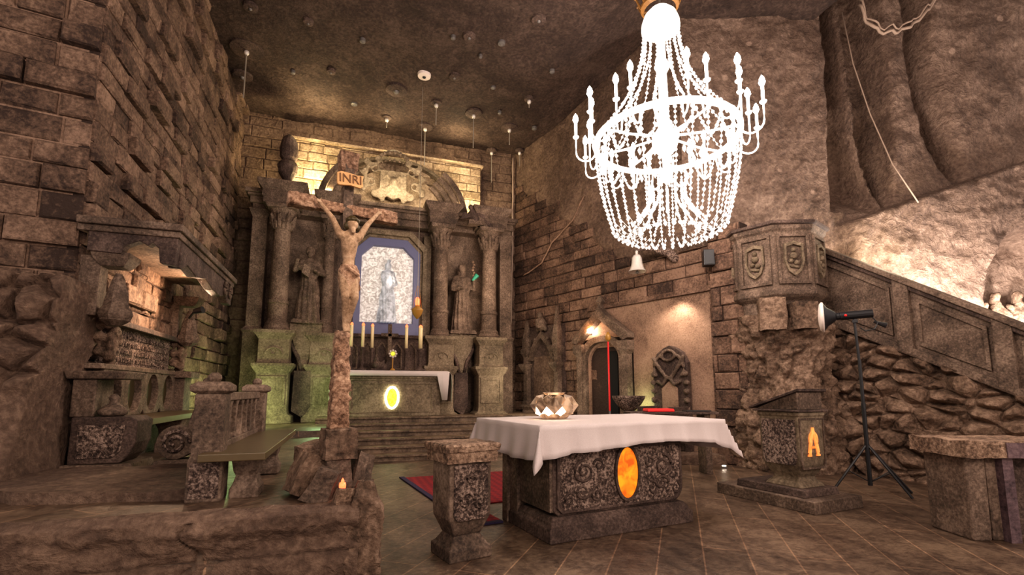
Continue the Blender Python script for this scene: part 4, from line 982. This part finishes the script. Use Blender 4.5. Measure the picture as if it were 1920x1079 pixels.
MB(RF).box(3.5,3.74,.0,.05,.16,2.2).build('painted_gap', 'painted_dark', dr, 'black strip painted for the dark opening')  # solid black strip over the leaf, painted for the dark of a gap
for x in (2.72, 4.08):
    MB(RF).stack(x,-.1,[(.12,.12,.16),(.12,.12,.5),(.08,.09,.55),(.08,.09,2.1),(.14,.14,2.2),(.15,.15,2.32),(.15,.15,2.4)]).build('door_column', 'carved', dr, bevel=.01)
b = MB(RF); b.prism([(2.55,2.45),(2.7,2.4),(3.4,2.95),(4.1,2.4),(4.25,2.45),(4.25,2.55),(3.5,3.12),(3.4,3.25),(3.3,3.12),(2.55,2.55)], -.25, -.02); b.build('gable', 'carved', dr, bevel=.012)
b = MB(RF); b.prism([(2.85,2.5),(3.95,2.5),(3.4,2.9)], -.1, .0); b.build('gable_panel', 'plaster', dr)
b = MB(RF); b.stack(3.4,-.14,[(.05,.05,3.15),(.05,.05,3.3),(.09,.07,3.35),(.02,.02,3.5)]); b.build('gable_finial', 'carved', dr)
lmp = thing('door_lamp', 'small glowing orange lamp under the doorway gable', 'lamp', RW(3.12, .2, 2.66))
MB(fr(*RW(3.12,.2,2.7))).ball(0,0,0,.07).build('bulb', 'bulb', lmp, smooth=True)
MB(fr(*RW(3.12,.2,2.7))).lathe(0,0,[(.05,-.1),(.05,-.06),(.03,-.05)],10).build('socket', 'iron', lmp)

# smooth slab recess and its border
sr = MB(RF); sr.box(4.2, 6.05, -.01, .04, .1, 3.27); sr.prism([(3.0,2.3),(4.2,2.3),(4.2,3.27),(3.0,3.2)], -.01, .04); sr.build('trim_1', 'plaster', kind='structure')
MB(RF).box(2.9,6.08,-.06,.02,3.2,3.3).build('trim_2', 'brick_r', kind='structure')
MB(RF).box(6.03,6.1,-.03,.04,.1,4.1).build('trim_3', 'brick_r', kind='structure')
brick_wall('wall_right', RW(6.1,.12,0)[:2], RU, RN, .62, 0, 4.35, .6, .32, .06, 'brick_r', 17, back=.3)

# bell
be = thing('wall_bell', 'pale bell hanging from a curved stone bracket on the right wall', 'bell', RW(5.0, .1, 3.9))
b = MB(RF); b.tube([(5.3,.0,4.0),(5.25,-.12,4.1),(5.05,-.3,4.22),(4.85,-.42,4.26),(4.7,-.5,4.22)],[.1,.1,.085,.07,.05],8); b.ball(5.32,-.02,3.98,.1,sub=1); b.sculpt(.03,1,lambda p:.01*fbm(p.x*9,p.y*9,p.z*9)); b.build('bracket', 'speckled', be, 'mottled stone bracket', smooth=True)
b = MB(RF); b.lathe(4.74,-.5,[(.03,4.12),(.07,4.1),(.1,4.04),(.115,3.9),(.15,3.8),(.19,3.75)],18,cap=False); b.lathe(4.74,-.5,[(.03,4.12),(.03,4.2)],8); b.build('bell_body', 'silver', be, smooth=True)
MB(RF).ball(4.74,-.5,3.74,.035).tube([(4.74,-.5,3.74),(4.74,-.5,4.05)],.008,5).build('clapper', 'iron', be)
# loudspeaker
sk = thing('loudspeaker', 'small black loudspeaker on the wall left of the pulpit', 'loudspeaker', RW(6.25, .3, 3.6))
b = MB(fr(*RW(6.2,.3,3.6), R(-30))); b.box(-.1,.1,-.09,.09,0,.3,.01); b.build('cabinet', 'black', sk, bevel=.01)
MB(fr(*RW(6.2,.3,3.6), R(-30))).box(-.08,.08,-.1,-.09,.02,.28).build('grille', 'black', sk)
MB(fr(*RW(6.2,.3,3.6), R(-30))).tube([(0,.05,.15),(.1,.25,.2)],.015,6).build('bracket', 'black', sk)

# objects by the right wall
sc_ = thing('carved_chair', 'high backed carved stone chair with crossed scrolls on its back against the smooth slab', 'chair', RW(5.2, .35, .16))
b = MB(RF); b.prism([(4.82,.16),(5.6,.16),(5.6,1.85),(5.5,2.05),(5.35,2.15),(5.21,2.2),(5.07,2.15),(4.92,2.05),(4.82,1.85)], -.2, -.08); b.build('backrest', 'dark_carved', sc_, bevel=.015)
b = MB(RF)
for sg in (-1, 1):
    b.tube([(5.21+sg*.05,-.23,1.55),(5.21+sg*.2,-.24,1.75),(5.21+sg*.36,-.24,1.98)],.04,7)
    b.tube([(5.21+sg*.37*C(a)*.9,-.23,1.75+.3*S(a)) for a in [q*.2-.6 for q in range(10)]],.035,7)
    for k in range(5): b.ball(5.21+sg*(.37+.02*S(k*3)),-.22,.95+.17*k,.07,sub=1)
    b.tube([(5.21+sg*.28,-.23,1.5+.0),(5.21+sg*.14,-.25,1.42),(5.21,-.25,1.58)],.04,7)
b.tube([(5.21+.15*C(a),-.23,2.0+.1*S(a)) for a in [q*PI/6 for q in range(13)]],.035,7)
b.sculpt(.024,1,lambda p:.008*fbm(p.x*15,p.y*15,p.z*15)); b.build('back_carving', 'carved', sc_, smooth=True)
b = MB(RF); b.prism([(5.03,.95),(5.39,.95),(5.39,1.35),(5.21,1.5),(5.03,1.35)], -.23, -.2); b.build('back_panel', 'plaster', sc_, 'reddish upholstered panel', bevel=.01)
MB(RF).box(4.8,5.62,-.75,-.15,.55,.66).build('seat', 'dark_carved', sc_, bevel=.012)
for x in (4.82, 5.52):
    MB(RF).box(x,x+.1,-.75,-.15,.9,1.0).box(x+.01,x+.09,-.72,-.64,.66,.9).build('armrest', 'dark_carved', sc_, bevel=.01)
    for y in (-.73, -.25): MB(RF).box(x,x+.09,y,y+.09,.16,.55).build('leg', 'dark_carved', sc_)
bw = thing('stone_font', 'low carved brown bowl on a foot near the right wall beside the red pole', 'font', RW(4.5, .6, .16))
b = MB(RF); b.lathe(4.5,-.6,[(.05,.88),(.14,.92),(.24,1.02),(.32,1.15),(.33,1.2),(.28,1.2),(.2,1.08),(.05,1.0)],20,cap=False); b.build('bowl', 'speckled', bw, smooth=True)
MB(RF).lathe(4.5,-.6,[(.22,.16),(.2,.24),(.1,.32),(.08,.7),(.12,.9)],16).build('foot', 'carved', bw, smooth=True)
rp = thing('paschal_candle', 'thin tall red candle with gold top rising between doorway and carved chair', 'candle', RW(4.25, .62, .16))
MB(RF).tube([(4.3,-.95,.9),(4.3,-.95,2.3)],.018,8).build('shaft', 'red', rp)
MB(RF).lathe(4.3,-.95,[(.16,.16),(.15,.2),(.03,.24),(.02,.9)],12).build('stand', 'iron', rp)
b = MB(RF); b.lathe(4.3,-.95,[(.02,2.3),(.06,2.36),(.05,2.44),(.02,2.5)],10); b.build('gold_top', 'gold_paint', rp, 'gold tip', smooth=True)
ct = thing('credence_table', 'low dark stone table with thin top behind the right end of the altar', 'table', (4.95, 6.6, 0), R(-16))
F = fr(4.95, 6.6, 0, R(-16))
MB(F).box(-.7,.72,-.2,.2,.93,.97,.0).build('top', 'dark_carved', ct, bevel=.006)
for x in (-.55, .5): MB(F).box(x,x+.1,-.15,.15,0,.93).build('leg', 'carved', ct, bevel=.008)
rc = MB(fr(4.75,6.62,.97,R(-16))).box(-.22,.22,-.14,.14,.0,.05,.01).build('red_cushion', 'red', bevel=.015)
rc.data.transform(Matrix.Translation((-4.75,-6.62,-.97))); rc.location = (4.75,6.62,.97); tag(rc, 'flat bright red cushion lying on the low table behind the altar', 'cushion')
bk = MB(fr(5.35,6.45,.97,R(-16))).box(-.2,.2,-.1,.1,.0,.02,.0).build('dark_book', 'black', bevel=.004)
bk.data.transform(Matrix.Translation((-5.35,-6.45,-.97))); bk.location = (5.35,6.45,.97); tag(bk, 'thin black folder lying right of the red cushion on the low table', 'folder')

# ------------------------------------------------------------------ PULPIT
PX, PY = 7.3, 6.56
pu = thing('stone_pulpit', 'polygonal stone pulpit with carved shields on a rough rock pedestal', 'pulpit', (PX, PY, 0))
ph8 = R(-18.9)-PI/2-PI/8-.09
def oc8(r_, z): return (r_, z)
b = MB(); b.lathe(PX,PY,[(.8,2.86),(.84,2.9),(.84,2.98),(.8,3.02),(.8,3.98),(.84,4.02),(.86,4.1),(.8,4.1)],8,ph=ph8); b.build('drum', 'carved', pu, bevel=.012)
MB().lathe(PX,PY,[(.85,4.08),(.9,4.1),(.9,4.15),(.84,4.16)],8,ph=ph8).build('rim', 'dark_carved', pu, 'dark rim', bevel=.006)
MB().lathe(PX,PY,[(.55,2.4),(.62,2.5),(.7,2.55),(.72,2.8),(.82,2.87)],8,ph=ph8).build('corbel_base', 'carved', pu, bevel=.02)
for k in range(8):
    a = ph8+(k+.5)*2*PI/8; rr = .8*C(PI/8); nx, ny = C(a), S(a)
    if nx*(-PX)+ny*(-PY) < 1.5: continue
    F = Matrix(((-ny*-1 if False else -ny, -nx, 0, PX+nx*rr), (nx, -ny, 0, PY+ny*rr), (0, 0, 1, 0), (0, 0, 0, 1)))
    F = Matrix.Translation((PX+nx*rr, PY+ny*rr, 0)) @ Matrix.Rotation(a+PI/2, 4, 'Z')
    MB(F).band([(-.26,3.07),(.26,3.07),(.26,3.93),(-.26,3.93)],[(-.21,3.12),(.21,3.12),(.21,3.88),(-.21,3.88)],-.035,.02).build('panel_border', 'carved', pu, bevel=.006)
    b = MB(F); sh = [(-.15,3.75),(0,3.8),(.15,3.75),(.16,3.45),(.1,3.28),(0,3.2),(-.1,3.28),(-.16,3.45)]
    b.band(sh, [(x*.8,3.5+(z-3.5)*.8) for x, z in sh], -.05, .01); 
    b.ball(0,-.02,3.55,.06); b.ball(.04,-.02,3.43,.045); b.ball(-.05,-.02,3.46,.04); b.ball(0,-.02,3.65,.04); b.cap((-.06,-.02,3.38),(.06,-.02,3.35),.025,.025)
    b.build('shield', 'altar_stone', pu, 'carved shield')
def shaft(a, b_):
    z = -.02+2.62*b_; an = ph8+PI*.0+2*PI*a
    rr = .78+.1*S(z*2.3+1)-.05*z*.2
    dx, dy = C(an), S(an)
    dd = noise.voronoi(Vector((dx*3.4, dy*3.4, z*3.2)))[0]; n_ = .1*fbm(dx*1.6+3, dy*1.6, z*1.5)+.09*min(1,(dd[1]-dd[0])*2.5)+.05*fbm(dx*5, dy*5, z*5)+.03*fbm(dx*14,dy*14,z*14)
    rr = rr+n_; rr = min(rr, 1.05) if z < 2.3 else rr*(1-.15*(z-2.3)/.3)
    return (PX+.02+rr*dx, PY+rr*dy, z)
surf('rock_pedestal', 170, 130, shaft, 'rubble', None)
o = bpy.data.objects['rock_pedestal']; o.data.transform(Matrix.Translation((-PX,-PY,0))); o.parent = pu; o['label'] = 'rough hewn rock pedestal'
sq = MB(fr(PX-.15,PY-.78,2.3,R(-20))).box(-.3,.05,-.14,.2,.0,.45).roughen(.02,4,2,.08).build('rock_corbel', 'rubble', pu)
sq = MB(fr(PX-.6,PY-.45,2.3,R(-40))).box(-.2,.2,-.14,.2,.0,.55).roughen(.03,4,5,.08).build('rock_corbel', 'rubble', pu)

# stairs parapet
SU = Vector((.2, -.98, 0)).normalized(); SO = Vector((7.98+.02, 6.5, 0)); SNn = Vector((-.98, -.2, 0)).normalized()
StF = Matrix(((SU.x, -SNn.x, 0, SO.x), (SU.y, -SNn.y, 0, SO.y), (0, 0, 1, 0), (0, 0, 0, 1)))   # x along the stairs, y into the mass
def ztop(t): return 4.12-.70*t
def zbot(t): return 2.68-.55*t
sa = thing('stair_parapet', 'sloping stone stair wall with recessed panels descending right from the pulpit', 'stair wall', tuple(SO))
L_ = 3.9
MB(StF).prism([(-.1,ztop(-.1)-.08),(L_,ztop(L_)-.08),(L_,zbot(L_)),(-.1,zbot(-.1))], .0, .25).build('panel_wall', 'carved', sa)
MB(StF).prism([(-.1,ztop(-.1)-.1),(L_,ztop(L_)-.1),(L_,ztop(L_)),(-.1,ztop(-.1))], -.12, .33).build('hand_rail', 'carved', sa, bevel=.015)
MB(StF).prism([(-.1,ztop(-.1)-.17),(L_,ztop(L_)-.17),(L_,ztop(L_)-.1),(-.1,ztop(-.1)-.1)], -.07, .0).build('rail_moulding', 'dark_carved', sa, bevel=.01)
MB(StF).prism([(-.1,zbot(-.1)-.02),(L_,zbot(L_)-.02),(L_,zbot(L_)+.12),(-.1,zbot(-.1)+.12)], -.08, .0).build('base_moulding', 'carved', sa, bevel=.015)
for t in (.0, 1.35, 2.45, 3.3):
    MB(StF).prism([(t,ztop(t)-.1),(t+.2,ztop(t+.2)-.1),(t+.2,zbot(t+.2)),(t,zbot(t))], -.09, .02).build('post', 'carved', sa, bevel=.015)
for t0, t1 in ((.26,1.29),(1.61,2.39),(2.71,3.24)):
    o_ = [(t0,ztop(t0)-.25),(t1,ztop(t1)-.25),(t1,zbot(t1)+.2),(t0,zbot(t0)+.2)]; i_ = [(t0+.05,ztop(t0+.05)-.32),(t1-.05,ztop(t1-.05)-.32),(t1-.05,zbot(t1-.05)+.27),(t0+.05,zbot(t0+.05)+.27)]
    MB(StF).band(o_, i_, -.035, .01).build('panel_border', 'carved', sa, bevel=.006)
# rough scale-like masonry under the stairs
def scales(a, b_):
    t = -.7+5.0*a; zt = zbot(max(t, -.1))+.03; z = -.05+(zt+.05)*b_
    batter = .55*(1-b_)**1.2
    p = Vector((t*2.9+z*1.6+.15*S(z*5), 9, z*3.9-t*1.1+.15*S(t*4)))
    dd = noise.voronoi(p)[0]
    n_ = .2*min(1, (dd[1]-dd[0])*2.6)**.8+.1*max(0, .5-dd[0])*(.35+.65*sm(.05, .5, b_))+.05*fbm(t*2, 1, z*2)+.018*fbm(t*9, 3, z*9)
    P_ = SO+SU*t-(-SNn)*0+SNn*(batter+n_-.1+.0)
    return (P_.x, P_.y, z)
surf('wall_right', 330, 190, scales, 'rubble', kind='structure')
# back of stairs mass
MB(StF).prism([(-.5,0),(4.2,0),(4.2,1.0),(-.1,2.4)], .1, .9).build('wall_right', 'rock', kind='structure')

# carved group in the lit niche
rg = thing('nativity_relief', 'brightly lit carved figure group in the grotto above the stair wall', 'relief', (12.3, 5.5, 2.3))
b = MB(); r = random.Random(5)
def FP(s, d, z): return (6.26+FU[0]*s+FN[0]*d, 7.68+FU[1]*s+FN[1]*d, z)
for s_, h, k in ((6.05,.75,.8),(6.3,.95,1),(6.55,.7,.8),(6.75,.98,1),(7.0,.8,.9),(7.25,.95,1),(7.5,.8,.9)):
    b.cap(FP(s_,-.2,2.35), FP(s_,-.22,2.35+h*.72), .13*k, .08*k); b.ball(*FP(s_,-.18,2.35+h*.88), .066*k, sz=1.25); b.cap(FP(s_,-.24,2.35+h*.9), FP(s_,-.26,2.35+h*.6), .075*k, .1*k)
    b.cap(FP(s_-.08,-.2,2.35+h*.65), FP(s_-.18,-.1,2.35+h*.4), .045, .035); b.cap(FP(s_+.08,-.2,2.35+h*.65), FP(s_+.16,-.1,2.35+h*.45), .045, .035)
b.cap(FP(5.95,-.35,2.3), FP(7.6,-.35,2.35), .14, .16)
b.sculpt(.03,1,lambda p:.02*fbm(p.x*10,p.y*10,p.z*10)); b.build('figure_group', 'rubble', rg, smooth=True)
MB().prism([FP(5.7,-.7,0)[:2],FP(7.9,-.7,0)[:2],FP(7.9,.15,0)[:2],FP(5.7,.15,0)[:2]], 2.2, 2.35, 'z').build('rock_ledge', 'rubble', rg)
b = MB(); b.tube([FP(5.5,.12,2.5),FP(5.42,.14,3.0),FP(5.5,.14,3.4),FP(5.7,.1,3.8),FP(5.95,.05,4.1)],[.1,.07,.06,.05,.03],7); b.tube([FP(5.5,.14,3.4),FP(5.35,.12,3.7),FP(5.2,.1,3.9)],[.05,.04,.03],6); b.tube([FP(5.6,.12,3.1),FP(5.8,.1,3.5),FP(5.75,.1,3.9)],[.04,.04,.02],6)
b.roughen(.02,6,1,.08).build('tree_relief', 'rock_r', rg, 'carved tree trunk', smooth=True)

# rope garland
rp = MB(); kp = [(3.72,9.2),(3.85,8.8),(4.1,8.6),(4.4,8.58),(4.7,8.7),(5.0,8.95),(5.3,9.3),(5.6,9.75),(6.0,10.2)]; pts = []
for k in range(33):
    f = k/32*(len(kp)-1); i = min(int(f), len(kp)-2); f -= i; pts.append(FP(kp[i][0]*(1-f)+kp[i+1][0]*f, .3+.03*S(k*1.3), kp[i][1]*(1-f)+kp[i+1][1]*f+.03*S(k*1.9)))
rp.tube(pts, .03, 6); rp.tube([(p[0], p[1]-.02, p[2]+.09+.03*S(i*1.3)) for i, p in enumerate(pts)], .02, 6)
tag(rp.build('hanging_rope', 'rope', smooth=True), 'pale twisted rope garland slung across the rock near the ceiling at right', 'rope')
pl = MB(); pl.tube([FP(3.5,.1,9.2),FP(3.62,.12,8.0),FP(3.85,.14,6.9),FP(4.15,.2,5.8),FP(4.5,.3,4.95)], .012, 6)
tag(pl.build('hanging_cable', 'rope', smooth=True), 'thin pale cable running down the dark rock groove at right', 'cable')
pl = MB(); pl.tube([RW(.1,.14,8.2),RW(.05,.12,5.5),RW(-.0,.14,3.0),RW(-.05,.14,.9)], .03, 6).roughen(.02,4,3,.3)
tag(pl.build('corner_cable', 'rope', smooth=True), 'pale salt crusted cable running down the corner right of the altar screen', 'cable')

pl = MB(); pl.tube([RW(.5,.07,4.55),RW(1.3,.08,4.75),RW(1.7,.08,5.2),RW(2.5,.09,5.6),RW(2.9,.1,6.1)], .022, 6).roughen(.02,4,7,.2)
tag(pl.build('salt_crust_line', 'plaster', smooth=True), 'thin pale crust line rising diagonally across the right brick wall', 'crust line')
# ------------------------------------------------------------------ ceiling bolts
bolts = [((-2.23,10.44), 1.0, .32, 'large dark plate ceiling bolt with long rod at the left corner of the ceiling'),
 ((.71,12.06), .2, .12, 'small ceiling bolt with short rod above the crucifix'), ((1.72,12.2), 1.0, .2, 'ceiling bolt with the long rod above the coat of arms'),
 ((1.81,11.02), .5, .14, 'ceiling bolt with thin rod above the round arch'), ((2.79,11.17), .85, .22, 'ceiling bolt with wide dark plate and long rod right of the arch'),
 ((3.87,11.52), .4, .24, 'ceiling bolt with wide round plate nearest the chandelier side'), ((3.77,12.87), .9, .16, 'ceiling bolt with long rod above the right statue'),
 ((3.91,10.14), .15, .12, 'short ceiling bolt nearest the chandelier'), ((4.55,12.6), .4, .14, 'ceiling bolt at the far right corner by the side wall')]
for (x, y), ln_, rr, lab in bolts:
    t = thing('ceiling_bolt', lab, 'ceiling bolt', (x, y, CEIL), 0, 'ceiling bolts with rods'); F = fr(x, y, CEIL)
    MB(F).lathe(0,0,[(rr,-.0),(rr*.98,-.045),(rr*.3,-.07)],18).build('plate', 'dark_carved', t, 'dark round plate')
    MB(F).lathe(0,0,[(.03,-.15),(.05,-.11),(.045,-.06)],10).build('cap', 'silver', t, 'bright metal cap', smooth=True)
    MB(F).tube([(0,0,-.1),(0,0,-.1-ln_)], .014, 5).build('rod', 'wire', t)
discs = [((1.37,10.07),.15,1),((.83,10.8),.16,0),((-2.48,11.4),.13,0),((1.74,8.71),.05,2),((-1.95,9.17),.08,0),((-.97,9.21),.06,0),((.03,9.39),.06,2),((2.04,8.58),.08,0),((2.7,8.54),.08,2),((3.18,7.72),.09,0),((4.02,9.01),.06,2),((2.02,9.89),.08,0),((2.95,9.97),.06,2),((2.4,9.06),.04,2),((-.6,10.6),.06,0),((-.1,11.7),.08,2),((3.4,10.9),.05,2),((4.5,11.3),.07,2),((-1.4,10.9),.05,2)]
desc = {0: 'round dark salt rosette fixed to the brown rock ceiling', 1: 'white ring rosette with black centre in the middle of the ceiling', 2: 'small pale round stud fixed to the brown rock ceiling'}
for (x, y), rr, kd in discs:
    if kd == 0: rr *= 1.6
    t = thing('ceiling_rosette', desc[kd], 'rosette', (x, y, CEIL), 0, {0: 'dark ceiling rosettes', 1: None, 2: 'pale ceiling studs'}[kd]); F = fr(x, y, CEIL)
    MB(F).lathe(0,0,[(rr,.0),(rr*.95,-.06),(rr*.5,-.075)],16).build('plate', 'softbox' if kd == 1 else ('dark_carved' if kd == 0 else 'iron'), t)
    MB(F).ball(0,0,-.07,rr*.3,sub=1).build('centre', 'black' if kd == 1 else 'iron', t, smooth=True)
for nm, x, y in (('pale patches', 0, 0),): pass

# floor lights
fl = thing('floor_light', 'tiny bright floor spotlight beside the lectern step', 'spotlight', (6.12, 6.75, 0))
MB(fr(6.12,6.75,0)).lathe(0,0,[(.05,0),(.05,.03),(.035,.035)],12).build('housing', 'iron', fl)
MB(fr(6.12,6.75,0)).lathe(0,0,[(.032,.036),(.02,.045)],12).build('lens', 'bulb', fl, smooth=True)

# ------------------------------------------------------------------ CHANDELIER
HX, HY, HZ = 3.64, 4.73, 4.40
ch = thing('crystal_chandelier', 'huge lit crystal chandelier with candle arms and bead strands hanging above the altar', 'chandelier', (HX, HY, HZ))
F = fr(HX, HY, HZ)
RR = .86
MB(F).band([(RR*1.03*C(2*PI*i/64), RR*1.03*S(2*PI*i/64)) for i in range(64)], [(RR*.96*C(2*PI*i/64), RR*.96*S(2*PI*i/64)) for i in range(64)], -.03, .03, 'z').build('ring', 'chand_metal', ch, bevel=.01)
b = MB(F)
for k in range(8): a = 2*PI*k/8; b.tube([(.05*C(a),.05*S(a),.05),(.5*C(a),.5*S(a),-.0),(RR*C(a),RR*S(a),.0)], .014, 6)
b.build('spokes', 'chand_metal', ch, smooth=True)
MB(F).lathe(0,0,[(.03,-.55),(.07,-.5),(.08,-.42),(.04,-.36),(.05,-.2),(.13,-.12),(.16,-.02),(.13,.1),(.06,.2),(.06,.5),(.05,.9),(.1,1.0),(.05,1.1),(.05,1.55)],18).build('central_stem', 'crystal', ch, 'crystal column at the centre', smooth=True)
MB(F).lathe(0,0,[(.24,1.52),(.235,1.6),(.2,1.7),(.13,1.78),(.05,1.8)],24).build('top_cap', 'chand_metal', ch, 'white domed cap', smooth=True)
b = MB(F); b.lathe(0,0,[(.2,1.78),(.24,1.82),(.24,1.86),(.2,1.84)],20,cap=False)
for k in range(12):
    a = 2*PI*k/12; b.tube([(.23*C(a),.23*S(a),1.84),(.29*C(a),.29*S(a),1.98)],[.018,.012],6); b.ball(.3*C(a),.3*S(a),2.0,.022,sub=1)
b.build('crown', 'crown_gold', ch, 'gold crown')
MB(F).tube([(0,0,1.8),(0,0,CEIL-HZ)],.014,6).build('chain', 'wire', ch)
def strand(fn, n, r_):
    b = MB(F); b.tube([fn(q/8) for q in range(9)], .003, 3)
    for k in range(n):
        f = (k+.5)/n; x, y, z = fn(f); b.bead(x, y, z, r_*(1+.35*(k % 3 == 0)))
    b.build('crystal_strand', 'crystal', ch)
NU = 16
for k in range(NU):
    a = 2*PI*k/NU
    def up(f, a=a):
        rr = .22+(RR-.24)*(f**2.1)*.98+.0; z = 1.53-1.46*f; return (rr*C(a), rr*S(a), z)
    strand(up, 27, .019)
NL = 30
for k in range(NL):
    a = 2*PI*k/NL
    def dn(f, a=a):
        if f < .72: g = f/.72; rr = RR*(1-.2*g**1.8); z = -.04-1.0*g
        else:
            g = (f-.72)/.28*PI*.8; c0 = RR*.8-.2; rr = c0+.2*C(g); z = -1.04-.19*S(g)
        return (rr*C(a), rr*S(a), z)
    strand(dn, 24, .02)
for k in range(14):
    a = 2*PI*k/14
    def inn(f, a=a): rr = .44-.22*S(PI*f)*.4-.22*f; return (rr*C(a), rr*S(a), -1.1+.55*f**.8-.12*S(PI*f*.5)*(1-f))
    strand(inn, 18, .02)
for k in range(14):    # swags of crystals inside the ring
    a0 = 2*PI*k/14
    def sw(f, a0=a0): a = a0+2*PI/14*f; rr = RR*.9; return (rr*C(a), rr*S(a), -.02-.28*S(PI*f))
    strand(sw, 16, .02)
b = MB(F)
for k in range(40):
    a = 2*PI*k/40; b.bead(RR*.5*C(a*3), RR*.5*S(a*3), -.16-.08*(k % 3), .03, 1.8)
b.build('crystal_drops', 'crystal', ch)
NA = 24
for k in range(NA):
    a = 2*PI*(k+.35)/NA; out_ = 1.08 if k % 2 else 1.26; hz = .16 if k % 2 else .1; low = -.2
    FA = F @ Matrix.Rotation(a, 4, 'Z')
    r0 = RR; r1 = RR*out_+.02
    rm = (r1-r0)/2; pts = [(r0-.03,0,.02),(r0-.01,0,-.05)]+[(r0+rm-rm*C(PI*q/8),0,-.1-.12*S(PI*q/8)) for q in range(9)]+[(r1,0,-.02),(r1,0,hz)]
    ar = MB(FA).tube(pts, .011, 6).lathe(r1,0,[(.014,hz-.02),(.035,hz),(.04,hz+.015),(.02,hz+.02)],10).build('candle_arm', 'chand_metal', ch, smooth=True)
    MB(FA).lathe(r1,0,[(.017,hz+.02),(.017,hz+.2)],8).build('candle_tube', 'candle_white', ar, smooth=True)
    MB(FA).lathe(r1,0,[(.018,hz+.2),(.036,hz+.24),(.026,hz+.29),(.003,hz+.33)],8).build('bulb', 'bulb', ar, smooth=True)

# ------------------------------------------------------------------ LIGHTS
def light(kind, loc, power, color=(1, .8, .62), size=.2, target=None, spot=None, blend=.6, size_y=None):  # serves real lamps and added fill lights alike
    l = bpy.data.lights.new('lamp_or_fill', kind); l.energy = power; l.color = color
    if kind == 'AREA':
        l.size = size
        if size_y: l.shape = 'RECTANGLE'; l.size_y = size_y
    else: l.shadow_soft_size = size
    if kind == 'SPOT': l.spot_size = R(spot); l.spot_blend = blend
    o = bpy.data.objects.new('lamp_or_fill', l); col.objects.link(o); o.location = loc
    if target is not None: o.rotation_euler = (Vector(target)-Vector(loc)).to_track_quat('-Z', 'Y').to_euler()
    return o
W_ = (1, .87, .79)
for k in range(6):
    a = 2*PI*k/6; light('POINT', (HX+1.15*C(a), HY+1.15*S(a), HZ+.45), 55, W_, .08)
light('POINT', (HX, HY, HZ-.3), 60, W_, .3)
# other chandeliers of the hall behind the viewer
light('POINT', (2.5, -3.5, 4.2), 420, (1, .82, .7), .6)
light('POINT', (-1.5, -1.0, 4.6), 120, (1, .82, .7), .5)
light('POINT', (7.0, -1.0, 4.2), 200, (1, .82, .7), .5)
# warm wash behind the attic arch
light('AREA', (-.9, 12.15, 6.15), 55, (1, .82, .45), .7, (-.9, 12.8, 8.2), size_y=.2)
light('AREA', (1.0, 11.5, 6.2), 17, (1, .86, .6), 1.6, (1.0, 12.4, 6.9), size_y=.2)  # unseen area light added in front to brighten the crest
for x_ in (-.9, .9, 2.6): light('POINT', (x_, 12.1, 7.85), 14, (1, .84, .5), .15)
light('AREA', (2.9, 12.15, 6.1), 34, (1, .84, .52), .6, (2.9, 12.8, 8.2), size_y=.2)
# stall lamp
light('SPOT', (-2.1, 8.3, 2.62), 45, (1, .66, .42), .05, (-2.7, 7.4, 2.7), 140)
light('POINT', (-2.25, 7.3, 2.55), 9, (1, .7, .48), .06)
# green lights at the left of the screen
light('POINT', (-1.9, 10.8, 1.0), 19, (.72, 1, .42), .15)
light('POINT', (-.55, 10.9, 1.25), 8, (.6, 1, .45), .1)
light('POINT', (-2.4, 10.3, 1.1), 5, (.75, 1, .45), .1)
# light over the slab and chair, door lamp, and added fill lamps
light('SPOT', RW(5.5, .3, 3.18), 34, (1, .82, .66), .06, RW(5.2, .05, 1.6), 120)
light('POINT', RW(1.9, 1.3, 1.5), 10, (1, .92, .66), .2)  # unseen fill added to brighten the dark shrine
light('POINT', RW(3.3, .9, 1.5), 6, (1, .82, .66), .1)  # unseen fill added to lighten the door leaf
light('POINT', RW(3.15, .32, 2.72), 4.5, (1, .45, .15), .05)
light('POINT', RW(4.5, .3, 1.0), 5, (.7, 1, .5), .1)
light('POINT', (-.9, 10.2, 4.4), 22, (1, .88, .7), .3)  # unseen fill added before the left of the altar screen
light('POINT', (3.0, 10.5, 4.0), 45, (1, .8, .6), .4)  # unseen fill, raised to lighten statues and altar screen
# strong wash behind the stairs
light('POINT', FP(4.2, 1.1, 2.6), 330, (1, .9, .82), .2)
light('POINT', FP(5.6, .9, 2.0), 300, (1, .9, .83), .2)
light('POINT', FP(6.6, .35, 2.5), 22, (1, .92, .84), .1)
light('POINT', FP(3.4, .9, 3.8), 30, (1, .88, .6), .1)
light('SPOT', (.6, 2.4, 3.4), 60, (1, .78, .6), .3, (0, 4.05, 2.2), 50)  # unseen spot added to brighten the crucifix figure
light('POINT', (1.9, 11.0, 5.2), 0.1, W_, .3)

w = bpy.data.worlds.new('world'); scn.world = w; w.use_nodes = True
bg = w.node_tree.nodes['Background']; bg.inputs[0].default_value = (1, .85, .77, 1); bg.inputs[1].default_value = .5
scn.view_settings.view_transform = 'Standard'
for lk in ('Medium High Contrast', 'Standard - Medium High Contrast'):
    try: scn.view_settings.look = lk; break
    except Exception: pass
scn.view_settings.exposure = .82
scn.cycles.max_bounces = 5; scn.cycles.diffuse_bounces = 3; scn.cycles.glossy_bounces = 2; scn.cycles.transmission_bounces = 2
scn.cycles.sample_clamp_indirect = 4
